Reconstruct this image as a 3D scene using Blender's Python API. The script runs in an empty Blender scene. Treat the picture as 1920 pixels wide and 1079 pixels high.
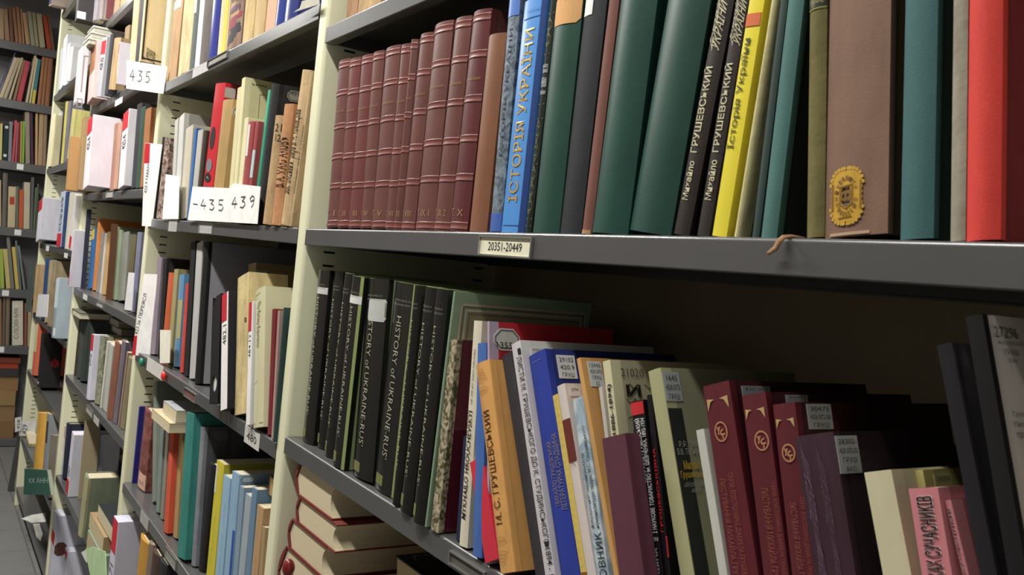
import bpy, bmesh, math, random
from mathutils import Vector, Matrix

random.seed(7)
C = bpy.context.scene.collection

# ---------------------------------------------------------------- camera, world, lamps, exposure
EYE = 1.37                                     # eye height above the floor; x runs along the shelves, y into them
DIST = 0.47648                                 # camera to shelf front
FPX = 1674.0
R = ((0.54843325, 0.82983802, 0.10290692),
     (0.06847817, 0.07808118, -0.99459241),
     (-0.83338569, 0.55251443, -0.01400348))   # rows: image right, image down, view direction
R = [Vector(r) for r in R]
CAM = Vector((0, -DIST, EYE))
cd = bpy.data.cameras.new('camera')
cam = bpy.data.objects.new('camera', cd)
C.objects.link(cam)
cd.sensor_width = 36.0
cd.lens = FPX / 1920 * 36.0
cd.clip_start = 0.01
m3 = Matrix((R[0], -R[1], -R[2])).transposed()
cam.matrix_world = Matrix.Translation(CAM) @ m3.to_4x4()
cd.dof.use_dof = True
cd.dof.focus_distance = 1.15
cd.dof.aperture_fstop = 22
bpy.context.scene.camera = cam

sc = bpy.context.scene
sc.view_settings.view_transform = 'Standard'
sc.view_settings.look = 'None'
sc.view_settings.gamma = 1.0
sc.view_settings.exposure = 0.12
try:
    sc.view_settings.use_curve_mapping = False
except Exception:
    pass
w = bpy.data.worlds.new('room_air')
sc.world = w
w.use_nodes = True
bg = w.node_tree.nodes['Background']
bg.inputs[0].default_value = (1.0, 0.98, 0.95, 1)
bg.inputs[1].default_value = 0.5

LAMP_Z = EYE + 1.36
LAMPS = [(-0.8, 1.2, 33), (-2.75, 1.2, 54), (-5.0, 1.2, 29)]   # tube centre x, length, watts


# ---------------------------------------------------------------- materials
def lin(h):
    h = h.lstrip('#')
    o = []
    for i in (0, 2, 4):
        v = int(h[i:i + 2], 16) / 255
        o.append(v / 12.92 if v < .04045 else ((v + .055) / 1.055) ** 2.4)
    return (*o, 1)


_mats = {}


def M(hexc, kind='paper'):
    key = (hexc, kind)
    if key in _mats:
        return _mats[key]
    m = bpy.data.materials.new(kind + '_' + hexc)
    m.use_nodes = True
    nt = m.node_tree
    N = nt.nodes
    L = nt.links
    b = N['Principled BSDF']
    col = lin(hexc)
    if kind not in ('ink', 'gold', 'steel'):             # worn cloth and paper are never pure in colour
        g = .25 * col[0] + .6 * col[1] + .15 * col[2]
        col = tuple(.93 * c + .07 * g for c in col[:3]) + (1,)
    b.inputs['Base Color'].default_value = col
    rough, spec, var, scale, bump, bscale = {
        'paper': (.75, .3, .10, 25, .04, 300), 'cloth': (.72, .35, .16, 40, .25, 900),
        'leather': (.42, .5, .18, 30, .12, 260), 'gloss': (.28, .5, .08, 12, .02, 60),
        'plain': (.6, .3, .03, 10, 0, 1), 'metal': (.28, .8, .06, 14, .03, 400),
        'paint': (.45, .4, .05, 6, .02, 300), 'worn': (.85, .2, .32, 35, .3, 120),
        'film': (.16, .6, .25, 9, .25, 30), 'steel': (.28, .5, .08, 20, 0, 1),
        'ink': (.6, .3, 0, 1, 0, 1), 'gold': (.42, .5, .15, 200, 0, 1)}.get(kind, (.6, .3, .05, 10, 0, 1))
    b.inputs['Roughness'].default_value = rough
    b.inputs['Specular IOR Level'].default_value = spec
    if kind == 'steel':
        b.inputs['Metallic'].default_value = .85
    if kind == 'gold':
        b.inputs['Metallic'].default_value = .35
    tc = N.new('ShaderNodeTexCoord')
    if var:
        no = N.new('ShaderNodeTexNoise')
        no.inputs['Scale'].default_value = scale
        no.inputs['Detail'].default_value = 6
        no.inputs['Roughness'].default_value = .65
        mp = N.new('ShaderNodeMapping')
        mp.inputs['Scale'].default_value = (1, 1, .35)
        L.new(tc.outputs['Object'], mp.inputs[0])
        L.new(mp.outputs[0], no.inputs['Vector'])
        mr = N.new('ShaderNodeMapRange')
        mr.inputs[1].default_value = .3
        mr.inputs[2].default_value = .7
        mr.inputs[3].default_value = 1 - var
        mr.inputs[4].default_value = 1 + var
        L.new(no.outputs[0], mr.inputs[0])
        mx = N.new('ShaderNodeVectorMath')
        mx.operation = 'SCALE'
        mx.inputs[0].default_value = col[:3]
        L.new(mr.outputs[0], mx.inputs['Scale'])
        L.new(mx.outputs[0], b.inputs['Base Color'])
    if bump:
        n2 = N.new('ShaderNodeTexNoise')
        n2.inputs['Scale'].default_value = bscale
        n2.inputs['Detail'].default_value = 3
        L.new(tc.outputs['Object'], n2.inputs['Vector'])
        bu = N.new('ShaderNodeBump')
        bu.inputs['Strength'].default_value = bump
        bu.inputs['Distance'].default_value = .002 if kind in ('film', 'worn') else .0006
        L.new(n2.outputs[0], bu.inputs['Height'])
        L.new(bu.outputs[0], b.inputs['Normal'])
    _mats[key] = m
    return m


def pages_mat(hexc):
    """paper edges: fine lines across the thickness of the block"""
    key = (hexc, 'pages')
    if key in _mats:
        return _mats[key]
    m = bpy.data.materials.new('pages_' + hexc)
    m.use_nodes = True
    nt = m.node_tree
    N = nt.nodes
    L = nt.links
    b = N['Principled BSDF']
    b.inputs['Roughness'].default_value = .8
    tc = N.new('ShaderNodeTexCoord')
    mp = N.new('ShaderNodeMapping')
    mp.inputs['Scale'].default_value = (1500, 3, 3)
    no = N.new('ShaderNodeTexNoise')
    no.inputs['Scale'].default_value = 1
    no.inputs['Detail'].default_value = 2
    cr = N.new('ShaderNodeMix')
    cr.data_type = 'RGBA'
    c = lin(hexc)
    cr.inputs[6].default_value = (c[0] * .72, c[1] * .70, c[2] * .66, 1)
    cr.inputs[7].default_value = c
    L.new(tc.outputs['Object'], mp.inputs[0])
    L.new(mp.outputs[0], no.inputs['Vector'])
    L.new(no.outputs[0], cr.inputs[0])
    L.new(cr.outputs[2], b.inputs['Base Color'])
    _mats[key] = m
    return m


def marble_mat(a, bcol, scale=60):
    key = (a, bcol, 'marble')
    if key in _mats:
        return _mats[key]
    m = bpy.data.materials.new('marbled_paper')
    m.use_nodes = True
    N = m.node_tree.nodes
    L = m.node_tree.links
    b = N['Principled BSDF']
    b.inputs['Roughness'].default_value = .55
    tc = N.new('ShaderNodeTexCoord')
    no = N.new('ShaderNodeTexNoise')
    no.inputs['Scale'].default_value = scale
    no.inputs['Detail'].default_value = 5
    no.inputs['Distortion'].default_value = 1.5
    cr = N.new('ShaderNodeValToRGB')
    cr.color_ramp.elements[0].position = .4
    cr.color_ramp.elements[1].position = .6
    cr.color_ramp.elements[0].color = lin(a)
    cr.color_ramp.elements[1].color = lin(bcol)
    L.new(tc.outputs['Object'], no.inputs['Vector'])
    L.new(no.outputs[0], cr.inputs[0])
    L.new(cr.outputs[0], b.inputs['Base Color'])
    _mats[key] = m
    return m


def upright_mat():
    """cream enamel with the rows of punched slots near the front edge"""
    m = bpy.data.materials.new('cream_enamel_with_slots')
    m.use_nodes = True
    N = m.node_tree.nodes
    L = m.node_tree.links
    b = N['Principled BSDF']
    b.inputs['Roughness'].default_value = .42
    tc = N.new('ShaderNodeTexCoord')
    sp = N.new('ShaderNodeSeparateXYZ')
    L.new(tc.outputs['Object'], sp.inputs[0])

    def math_(op, a, bb=None):
        n = N.new('ShaderNodeMath')
        n.operation = op
        for i, v in enumerate((a, bb)):
            if v is None:
                continue
            if isinstance(v, (int, float)):
                n.inputs[i].default_value = v
            else:
                L.new(v, n.inputs[i])
        return n.outputs[0]
    z = math_('FRACT', math_('DIVIDE', sp.outputs[2], .0205))
    inz = math_('LESS_THAN', z, .17)
    y = sp.outputs[1]
    iny = math_('MULTIPLY', math_('GREATER_THAN', y, .032), math_('LESS_THAN', y, .05))
    iny2 = math_('MULTIPLY', math_('GREATER_THAN', y, .30), math_('LESS_THAN', y, .318))
    slot = math_('MULTIPLY', inz, math_('ADD', iny, iny2))
    no = N.new('ShaderNodeTexNoise')
    no.inputs['Scale'].default_value = 5
    L.new(tc.outputs['Object'], no.inputs['Vector'])
    base = N.new('ShaderNodeMix')
    base.data_type = 'RGBA'
    base.inputs[6].default_value = lin('eae9ca')
    base.inputs[7].default_value = lin('e2e2c0')
    L.new(no.outputs[0], base.inputs[0])
    mx = N.new('ShaderNodeMix')
    mx.data_type = 'RGBA'
    L.new(slot, mx.inputs[0])
    L.new(base.outputs[2], mx.inputs[6])
    mx.inputs[7].default_value = lin('15130f')
    L.new(mx.outputs[2], b.inputs['Base Color'])
    return m


def tile_mat():
    m = bpy.data.materials.new('grey_floor_tiles')
    m.use_nodes = True
    N = m.node_tree.nodes
    L = m.node_tree.links
    b = N['Principled BSDF']
    b.inputs['Roughness'].default_value = .5
    tc = N.new('ShaderNodeTexCoord')
    br = N.new('ShaderNodeTexBrick')
    br.offset = 0
    br.inputs['Scale'].default_value = 1
    br.inputs['Mortar Size'].default_value = .003
    br.inputs['Brick Width'].default_value = .3
    br.inputs['Row Height'].default_value = .3
    br.inputs['Color1'].default_value = lin('7b7b79')
    br.inputs['Color2'].default_value = lin('747472')
    br.inputs['Mortar'].default_value = lin('5d5d5b')
    L.new(tc.outputs['Object'], br.inputs[0])
    L.new(br.outputs[0], b.inputs['Base Color'])
    return m


UPR = upright_mat()
SHELF = M('525253', 'metal')
INK = M('1a1a1e', 'ink')
WHITE = M('f0eeec', 'paper')
REDTAG = M('c8142e', 'paper')


# ---------------------------------------------------------------- mesh helpers
def link(o, parent=None):
    C.objects.link(o)
    if parent is not None:
        o.parent = parent
    return o


def mesh_obj(name, bm, mats, parent=None, smooth=None, loc=None):
    me = bpy.data.meshes.new(name)
    bmesh.ops.recalc_face_normals(bm, faces=bm.faces)
    bm.to_mesh(me)
    bm.free()
    for m in (mats if isinstance(mats, (list, tuple)) else [mats]):
        me.materials.append(m)
    if smooth:
        me.polygons.foreach_set('use_smooth', [True] * len(me.polygons))
        me.set_sharp_from_angle(angle=math.radians(smooth))
    o = bpy.data.objects.new(name, me)
    if loc is not None:
        o.location = loc
    return link(o, parent)


def box(bm, x0, x1, y0, y1, z0, z1, mi=0):
    v = [bm.verts.new((x, y, z)) for x in (x0, x1) for y in (y0, y1) for z in (z0, z1)]
    fs = []
    for f in ((0, 1, 3, 2), (4, 6, 7, 5), (0, 4, 5, 1), (2, 3, 7, 6), (0, 2, 6, 4), (1, 5, 7, 3)):
        fc = bm.faces.new([v[i] for i in f])
        fc.material_index = mi
        fs.append(fc)
    return v


def bevel_all(bm, w_, seg=2):
    bmesh.ops.bevel(bm, geom=list(bm.edges), offset=w_, segments=seg, affect='EDGES', profile=.5)


def prism(bm, pts, axis_vec, mi=0, side_mi=None):
    """closed polygon of 3-D points extruded along a vector"""
    a = [bm.verts.new(p) for p in pts]
    b = [bm.verts.new(Vector(p) + axis_vec) for p in pts]
    f1 = bm.faces.new(a)
    f2 = bm.faces.new(b[::-1])
    f1.material_index = f2.material_index = mi
    n = len(pts)
    for i in range(n):
        f = bm.faces.new((a[i], b[i], b[(i + 1) % n], a[(i + 1) % n]))
        f.material_index = mi if side_mi is None else side_mi[i]
    return a, b


WM = {}                                        # world matrix of every root


def empty(name, mat_world, label, cat, group=None):
    o = bpy.data.objects.new(name, None)
    o.empty_display_size = .02
    o.matrix_world = mat_world
    C.objects.link(o)
    WM[o.name] = mat_world.copy()
    o['label'] = label
    o['category'] = cat
    if group:
        o['group'] = group
    return o


def tag(o, label, cat, group=None):
    o['label'] = label
    o['category'] = cat
    if group:
        o['group'] = group
    return o


def structure(o):
    o['kind'] = 'structure'
    return o


# ---------------------------------------------------------------- from a point of the photograph to a point of the place
class Frame:
    def __init__(self, mat):
        self.m = mat
        self.i = mat.inverted()
        self.cam = self.i @ CAM

    def ray(self, x, y):
        d = R[0] * ((x - 960) / FPX) + R[1] * ((y - 539.5) / FPX) + R[2]
        return self.i.to_3x3() @ d

    def on_v(self, x, y, v):
        r = self.ray(x, y)
        return self.cam + r * ((v - self.cam.y) / r.y)

    def on_u(self, x, y, u):
        r = self.ray(x, y)
        return self.cam + r * ((u - self.cam.x) / r.x)

    def on_w(self, x, y, w_):
        r = self.ray(x, y)
        return self.cam + r * ((w_ - self.cam.z) / r.z)

    def u_at(self, x, v, z):
        """u of the point of the line (v, z) that stands at image column x"""
        k = (x - 960) / FPX
        a = self.m.to_3x3() @ Vector((1, 0, 0))
        p = self.m @ Vector((0, v, z)) - CAM
        q = R[0] - R[2] * k
        return -(q.dot(p)) / q.dot(a)


F0 = Frame(Matrix.Identity(4))
XE = -6.2
FE = Frame(Matrix.Translation((XE, 0, 0)) @ Matrix.Rotation(math.pi / 2, 4, 'Z'))


# inside width and shelf heights of every bay (from eye height): left, right, heights, fascia
BAYS = {'nearest': (-1.2905, -.1595, (.341, .038, -.277, -.62, -.96, -1.29), .0255), 'second': (-2.4215, -1.3285, (.735, .384, .039, -.294, -.645, -1.02, -1.29), .0255),
        'third': (-3.6105, -2.4635, (.74, .445, .127, -.213, -.532, -.905, -1.28), .0255), 'fourth': (-4.8955, -3.6515, (1.04, .636, .282, -.08, -.42, -.70, -1.03, -1.28), .0255),
        'end': (-1.0, 1.0, (1.085, .739, .371, -.027, -.401, -.746, -1.32), .05)}


class Shelf:
    def __init__(self, phrase, frame, u0, u1, z0, z1, ys=.012, maxlean=None):
        self.maxlean = maxlean
        self.phrase, self.f, self.u0, self.u1, self.ys = phrase, frame, u0, u1, ys
        self.z0, self.z1 = z0 + EYE, z1 + EYE
        self.rows = []
        self.loose = False                               # slanting books packed over one another
        lo, hi, zs, h = BAYS[phrase.split()[0].replace("'s", '')]
        self.lo, self.hi = lo + .001, hi - .001
        above = [q for q in zs if q > max(z0, z1) + .05]
        self.zmax = (min(above) + EYE - h - .002) if above else 9.0

    def z(self, u):
        t = (u - self.u0) / (self.u1 - self.u0)
        return self.z0 + (self.z1 - self.z0) * t


# ---------------------------------------------------------------- lettering
_txt = {}


def glyphs(s, bold=0.0):
    key = (s, bold)
    if key not in _txt:
        cu = bpy.data.curves.new('lettering', 'FONT')
        cu.body = s
        cu.size = 1
        cu.resolution_u = 2
        cu.offset = bold
        ob = bpy.data.objects.new('lettering', cu)
        me = bpy.data.meshes.new_from_object(ob)
        vs = [v.co.copy() for v in me.vertices]
        fs = [tuple(p.vertices) for p in me.polygons]
        bpy.data.objects.remove(ob)
        bpy.data.meshes.remove(me)
        bpy.data.curves.remove(cu)
        xs = [v.x for v in vs] or [0, 1]
        ys = [v.y for v in vs] or [0, 1]
        x0, x1, y0, y1 = min(xs), max(xs), min(ys), max(ys)
        _txt[key] = ([((v.x - x0) / max(x1 - x0, 1e-6), (v.y - y0) / max(y1 - y0, 1e-6)) for v in vs], fs)
    return _txt[key]


def lettering(name, s, fmap, u0, u1, v0, v1, rot, mat, parent, bold=0.0, slant=0.0):
    """letters stretched over the rectangle u0..u1, v0..v1 of a surface; fmap(u, v) gives the 3-D point"""
    vs, fs = glyphs(s, bold)
    me = bpy.data.meshes.new(name)
    pts = []
    for a, b in vs:
        a = a + slant * (b - .5)
        if rot == 90:
            p = (u1 - b * (u1 - u0), v0 + a * (v1 - v0))
        elif rot == -90:
            p = (u0 + b * (u1 - u0), v1 - a * (v1 - v0))
        else:
            p = (u0 + a * (u1 - u0), v0 + b * (v1 - v0))
        pts.append(fmap(*p))
    me.from_pydata(pts, [], fs)
    me.materials.append(mat)
    o = bpy.data.objects.new(name, me)
    return link(o, parent)


def patch(name, fmap, u0, u1, v0, v1, mats, parent, nu=6, cut=0.0, thick=.0004):
    """a thin slab laid on a surface: a sticker, a card, a label; cut > 0 cuts its corners"""
    bm = bmesh.new()
    if cut and nu > 1:
        us = sorted({0.0, cut, u1 - u0 - cut, u1 - u0} | {(u1 - u0) * i / nu for i in range(nu + 1)})
        cols = []
        for s in us:
            ins = max(0.0, cut - min(s, u1 - u0 - s))
            cols.append([bm.verts.new(fmap(u0 + s, v, e)) for v, e in ((v0 + ins, thick), (v1 - ins, thick), (v1 - ins, -.0005), (v0 + ins, -.0005))])
        for A_, B_2 in zip(cols, cols[1:]):
            for k in range(4):
                bm.faces.new((A_[k], B_2[k], B_2[(k + 1) % 4], A_[(k + 1) % 4]))
        bm.faces.new(cols[0])
        bm.faces.new(cols[-1][::-1])
    elif cut:
        pts = [(u0 + cut, v0), (u1 - cut, v0), (u1, v0 + cut), (u1, v1 - cut), (u1 - cut, v1), (u0 + cut, v1), (u0, v1 - cut), (u0, v0 + cut)]
        a = [bm.verts.new(fmap(u, v, thick)) for u, v in pts]
        b = [bm.verts.new(fmap(u, v, -.0006)) for u, v in pts]
        bm.faces.new(a)
        bm.faces.new(b[::-1])
        for i in range(8):
            bm.faces.new((a[i], b[i], b[(i + 1) % 8], a[(i + 1) % 8]))
    else:
        top = [[bm.verts.new(fmap(u0 + (u1 - u0) * i / nu, v, thick)) for i in range(nu + 1)] for v in (v0, v1)]
        bot = [[bm.verts.new(fmap(u0 + (u1 - u0) * i / nu, v, -.0004)) for i in range(nu + 1)] for v in (v0, v1)]
        for i in range(nu):
            bm.faces.new((top[0][i], top[0][i + 1], top[1][i + 1], top[1][i]))
            bm.faces.new((bot[0][i], bot[1][i], bot[1][i + 1], bot[0][i + 1]))
            for r, s in ((0, 1), (1, 1)):
                bm.faces.new((top[r][i], top[r][i + 1], bot[r][i + 1], bot[r][i]))
        for i in (0, nu):
            bm.faces.new((top[0][i], top[1][i], bot[1][i], bot[0][i]))
    return mesh_obj(name, bm, mats, parent)


def strokes(name, fmap, lines, width, mat, parent):
    """drawn lines on a surface: each a chain of (u, v) points"""
    me_v, me_f = [], []
    for ln in lines:
        for (a, b), (c, d) in zip(ln, ln[1:]):
            dx, dy = c - a, d - b
            q = math.hypot(dx, dy) or 1
            nx, ny = -dy / q * width / 2, dx / q * width / 2
            ex, ey = dx / q * width * .3, dy / q * width * .3
            k = len(me_v)
            me_v += [fmap(a + nx - ex, b + ny - ey), fmap(a - nx - ex, b - ny - ey), fmap(c - nx + ex, d - ny + ey), fmap(c + nx + ex, d + ny + ey)]
            me_f.append((k, k + 1, k + 2, k + 3))
    me = bpy.data.meshes.new(name)
    me.from_pydata(me_v, [], me_f)
    me.materials.append(mat)
    return link(bpy.data.objects.new(name, me), parent)


# ---------------------------------------------------------------- books
def faint(u0, u1, v0, v1, col, name='worn_print', n=26, up=True):
    """print too worn to read: a row of small broken strokes"""
    def f(b):
        rnd = random.Random(int(u0 * 1000 + v0 * 7777 + n))
        L_ = []
        for k in range(n):
            if rnd.random() < .14:
                continue
            t, q = k / n, (k + .62) / n
            a0, a1 = rnd.choice(((0, 1), (.0, .55), (.45, 1)))
            if up:
                y = v0 + (v1 - v0) * t
                y2 = v0 + (v1 - v0) * q
                L_ += [[(u0 + (u1 - u0) * a0, y), (u0 + (u1 - u0) * a1, y)], [(u0 + (u1 - u0) * rnd.random(), y), (u0 + (u1 - u0) * rnd.random(), y2)]]
            else:
                x = u0 + (u1 - u0) * t
                x2 = u0 + (u1 - u0) * q
                L_ += [[(x, v0 + (v1 - v0) * a0), (x, v0 + (v1 - v0) * a1)], [(x, v0 + (v1 - v0) * rnd.random()), (x2, v0 + (v1 - v0) * rnd.random())]]
        b.spine_lines(L_, .0011, col, name)
    return f


ORD = ('first second third fourth fifth sixth seventh eighth ninth tenth eleventh twelfth thirteenth fourteenth fifteenth sixteenth '
       'seventeenth eighteenth nineteenth twentieth').split()
TENS = {20: 'twenty', 30: 'thirty'}


def ordinal(n):
    if n <= 20:
        return ORD[n - 1]
    if n == 30:
        return 'thirtieth'
    return TENS[n // 10 * 10] + '-' + ORD[n % 10 - 1]


class Book:
    """geometry of one standing book; local x across the thickness, y into the shelf, z up"""

    def __init__(b, root, T, H, D, bulge):
        b.root, b.T, b.H, b.D, b.bulge = root, T, H, D, bulge

    def _hit(b, x, y, axis, val):
        inv = WM[b.root.name].inverted()
        c = inv @ CAM
        d = inv.to_3x3() @ (R[0] * ((x - 960) / FPX) + R[1] * ((y - 539.5) / FPX) + R[2])
        return c + d * ((val - c[axis]) / d[axis])

    def pu(b, x, y):
        p = b._hit(x, y, 1, -b.bulge * .7)
        return p.x, p.z

    def ps(b, x, y):
        p = b._hit(x, y, 0, b.T)
        return p.y, p.z

    def spine(b, u, v, e=0.0):
        t = max(0, min(1, u / b.T))
        return (u, -b.bulge * (1 - (2 * t - 1) ** 2) - e - .0002, v)

    def side(b, u, v, e=0.0):
        return (b.T + e + .0003, u, v)

    def write(b, s, uc, vc, du, dv, rot=90, col='1a1a1e', bold=0.0, kind='ink', slant=0.0, name='spine_title', parent=None):
        T, H = b.T, b.H
        return lettering(name, s, lambda u, v: b.spine(u, v, .0004), (uc - du / 2) * T, (uc + du / 2) * T, (vc - dv / 2) * H, (vc + dv / 2) * H,
                         rot, M(col, kind), parent or b.root, bold, slant)

    def band(b, v0, v1, col, u0=0.0, u1=1.0, kind='paper', name='spine_label', cut=0.0, thick=.0003):
        return patch(name, b.spine, u0 * b.T, u1 * b.T, v0 * b.H, v1 * b.H, M(col, kind), b.root, 8, cut, thick)

    def side_patch(b, y0, y1, v0, v1, col, kind='paper', name='cover_label', cut=0.0, thick=.0003):
        return patch(name, b.side, y0, y1, v0 * b.H, v1 * b.H, M(col, kind), b.root, 1, cut, thick)

    def side_text(b, s, y0, y1, v0, v1, col='1a1a1e', bold=0.0, name='cover_title', parent=None, e=.0004, rot=0, kind='ink', slant=0.0):
        return lettering(name, s, lambda u, v: b.side(u, v, e), y0, y1, v0 * b.H, v1 * b.H, rot, M(col, kind), parent or b.root, bold, slant)

    def side_lines(b, lines, width, col, name='cover_ornament', e=.0004, kind='ink'):
        return strokes(name, lambda u, v: b.side(u, v, e), lines, width, M(col, kind), b.root)

    def spine_lines(b, lines, width, col, name='spine_ornament', e=.0004, kind='ink'):
        return strokes(name, lambda u, v: b.spine(u * b.T, v * b.H, e), lines, width, M(col, kind), b.root)

    def sticker(b, y0, y1, v0, v1, rows, cut=0.0, col='dcdcdc', ring=False):
        """library sticker on the cover, its handwritten or printed rows a sub-part"""
        s = b.side_patch(y0, y1, v0, v1, col, name='library_sticker', cut=cut)
        s.name = 'library_sticker'
        n = len(rows)
        W = y1 - y0
        if ring:
            k = cut * .8
            g = .0022
            u0, u1, a, c = y0 + g, y1 - g, v0 * b.H + g, v1 * b.H - g
            pts = [(u0 + k, a), (u1 - k, a), (u1, a + k), (u1, c - k), (u1 - k, c), (u0 + k, c), (u0, c - k), (u0, a + k), (u0 + k, a)]
            strokes('sticker_border', lambda u, v: b.side(u, v, .0006), [pts], .0009, M('2c3440', 'ink'), s)
        for i, r in enumerate(rows):
            hv = (v1 - v0) / max(n, 2)
            top = v1 - (i + .22) * hv * .96 - (v1 - v0) * .04
            ln = min(.84, .13 * len(r) + .12)
            lettering('sticker_number', r, lambda u, v: b.side(u, v, .0007), y0 + W * (.5 - ln / 2), y0 + W * (.5 + ln / 2), (top - hv * .55) * b.H, top * b.H, 0,
                      M('35363c', 'ink'), s)
        return s


def case_mesh(T, H, D, bulge, t, hard, groove=.0012, n=8):
    """the case of a book as a U: spine and two boards; material 0 spine, 1 boards"""
    bm = bmesh.new()
    out, mi = [], []
    jo = .011
    left = [(0, D), (0, jo)] + ([(groove, .0075)] if hard and T > .008 else []) + [(0, .004 if hard else .0012)]
    arc = []
    for i in range(n + 1):
        s = i / n
        arc.append((T * s, -bulge * (1 - (2 * s - 1) ** 2)))
    right = [(T - x, y) for x, y in left[::-1]]
    inner = [(T - t, D), (T - t, .0025), (t, .0025), (t, D)]
    pts = left + arc + right + inner
    a = [Vector((x, y, 0)) for x, y in pts]
    nl, na, nr = len(left), len(arc), len(right)
    smi = [0] * len(pts)
    for i in range(len(pts)):
        if i < nl - 2 or nl + na + 1 <= i < nl + na + nr - 1:
            smi[i] = 1
        if i >= nl + na + nr - 1:
            smi[i] = 1
    prism(bm, a, Vector((0, 0, H)), 1, smi)
    return bm


def make_book(root, T, H, D, color, kind='hard', mat='cloth', bulge=None, side=None, side_mat=None, pages='d8cdb0', lo=False, nopages=False):
    hard = kind == 'hard'
    t = min(.0026 if hard else .0008, T * .2)
    if bulge is None:
        bulge = min(.16 * T, .006) if hard else min(.03 * T, .001)
    sm = M(color, mat) if isinstance(color, str) else color
    bmt = (M(side, side_mat or mat) if isinstance(side, str) else side) if side else sm
    bm = case_mesh(T, H, D, bulge, t, hard, n=6 if lo else 10)
    mesh_obj('cover', bm, [sm, bmt], root, smooth=38)
    if not nopages:
        bm = bmesh.new()
        g = .003 if hard else .0003
        box(bm, t + .0001, T - t - .0001, .0028, D - (.004 if hard else .0002), g, H - g)
        mesh_obj('page_block', bm, pages_mat(pages), root)
    return Book(root, T, H, D, bulge)


SHELVES = []


def put(sh, desc, color, Lp, Tp, Rp, **o):
    sh.rows.append((desc, color, Lp, Tp, Rp, o))
    if sh not in SHELVES:
        SHELVES.append(sh)


def solve_row(sh, row, force=None):
    desc, color, Lp, Tp, Rp, o = row
    f = sh.f
    ys = o.get('ys', sh.ys) if force is None else force
    if o.get('fz') and force is None:
        ys = f.on_w(Lp[0], Lp[1], (sh.z0 + sh.z1) / 2).y
    top = f.on_v(Tp[0], Tp[1], ys)
    if isinstance(Lp, (int, float)):
        u = f.u_at(Lp, ys, sh.z0)
        u = f.u_at(Lp, ys, sh.z(u))
        bl = Vector((u, ys, sh.z(u)))
        on_shelf = True
    else:
        p = f.on_v(Lp[0], Lp[1], ys)
        k = (p.z - sh.z(p.x)) / max(top.z - p.z, 1e-6)
        bl = p - (top - p) * k
        bl.z = sh.z(bl.x)
    d = top - bl
    a = math.atan2(d.x, d.z)
    if sh.maxlean and abs(a) > sh.maxlean:
        a = math.copysign(sh.maxlean, a)
        d = Vector((d.z * math.tan(a), 0, d.z))
    if isinstance(Rp, (int, float)):
        u = f.u_at(Rp, ys, sh.z(bl.x))
        T = (u - bl.x) * math.cos(a)
    else:
        p = f.on_v(Rp[0], Rp[1], ys)
        q = p - bl
        T = q.x * math.cos(a) - q.z * math.sin(a)
    T = max(T, .004)
    H = o.get('H') or math.hypot(d.x, d.z)
    return dict(bl=bl, a=a, T=T, H=H, ys=ys, D=o.get('D', .165))


def corners2(G):
    x, z, a = G['bl'].x, G['bl'].z, G['a']
    if a > 0:
        z += G['T'] * math.sin(a)
    ux, uz, vx, vz = math.cos(a), -math.sin(a), math.sin(a), math.cos(a)
    T, H = G['T'], G['H']
    return [(x, z), (x + ux * T, z + uz * T), (x + ux * T + vx * H, z + uz * T + vz * H), (x + vx * H, z + vz * H)], ((ux, uz), (vx, vz))


def clash(A, B):
    (pa, na), (pb, nb) = corners2(A), corners2(B)
    for ax in na + nb:
        qa = [p[0] * ax[0] + p[1] * ax[1] for p in pa]
        qb = [p[0] * ax[0] + p[1] * ax[1] for p in pb]
        if max(qa) <= min(qb) + .0002 or max(qb) <= min(qa) + .0002:
            return False
    return True


def settle(sh, rows, g):
    """keep things inside their bay, under the shelf above, and out of one another"""
    for G, r in zip(g, rows):
        G['D'] = min(G['D'], .335 - G['ys'])
        if G['ys'] + G['D'] <= 0 or sh.f is not F0:
            pass
        else:
            G['bl'].x = max(G['bl'].x, sh.lo)
            if G['a'] < 0:
                room = G['bl'].x - sh.lo
                G['a'] = max(G['a'], -math.asin(min(1, room / G['H'])))
            right = max(p[0] for p in corners2(G)[0])
            if right > sh.hi:
                G['T'] = max(.006, G['T'] - (right - sh.hi))
                right = max(p[0] for p in corners2(G)[0])
                if right > sh.hi and G['a'] > 0:
                    G['a'] = max(0.0, math.asin(max(0.0, min(1, (sh.hi - G['bl'].x - G['T']) / G['H']))))
        top = max(p[1] for p in corners2(G)[0])
        if top > sh.zmax - .001:
            G['H'] -= top - sh.zmax + .0015
    if sh.loose:
        return
    for i in range(len(g)):
        for j in range(i + 1, len(g)):
            A, B = g[i], g[j]
            for _ in range(14):
                if not clash(A, B):
                    break
                F, K = (A, B) if A['ys'] <= B['ys'] else (B, A)
                if K['ys'] - .0075 >= F['ys'] + F['D']:
                    break
                gap = K['ys'] - F['ys'] - .008
                if gap > .012:
                    F['D'] = gap
                    break
                L_ = A if A['bl'].x <= B['bl'].x else B
                if L_['T'] > .0045:
                    L_['T'] *= .86
                else:
                    O_ = B if L_ is A else A
                    d = (O_['a'] - L_['a'])
                    O_['a'] -= d * .3


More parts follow.
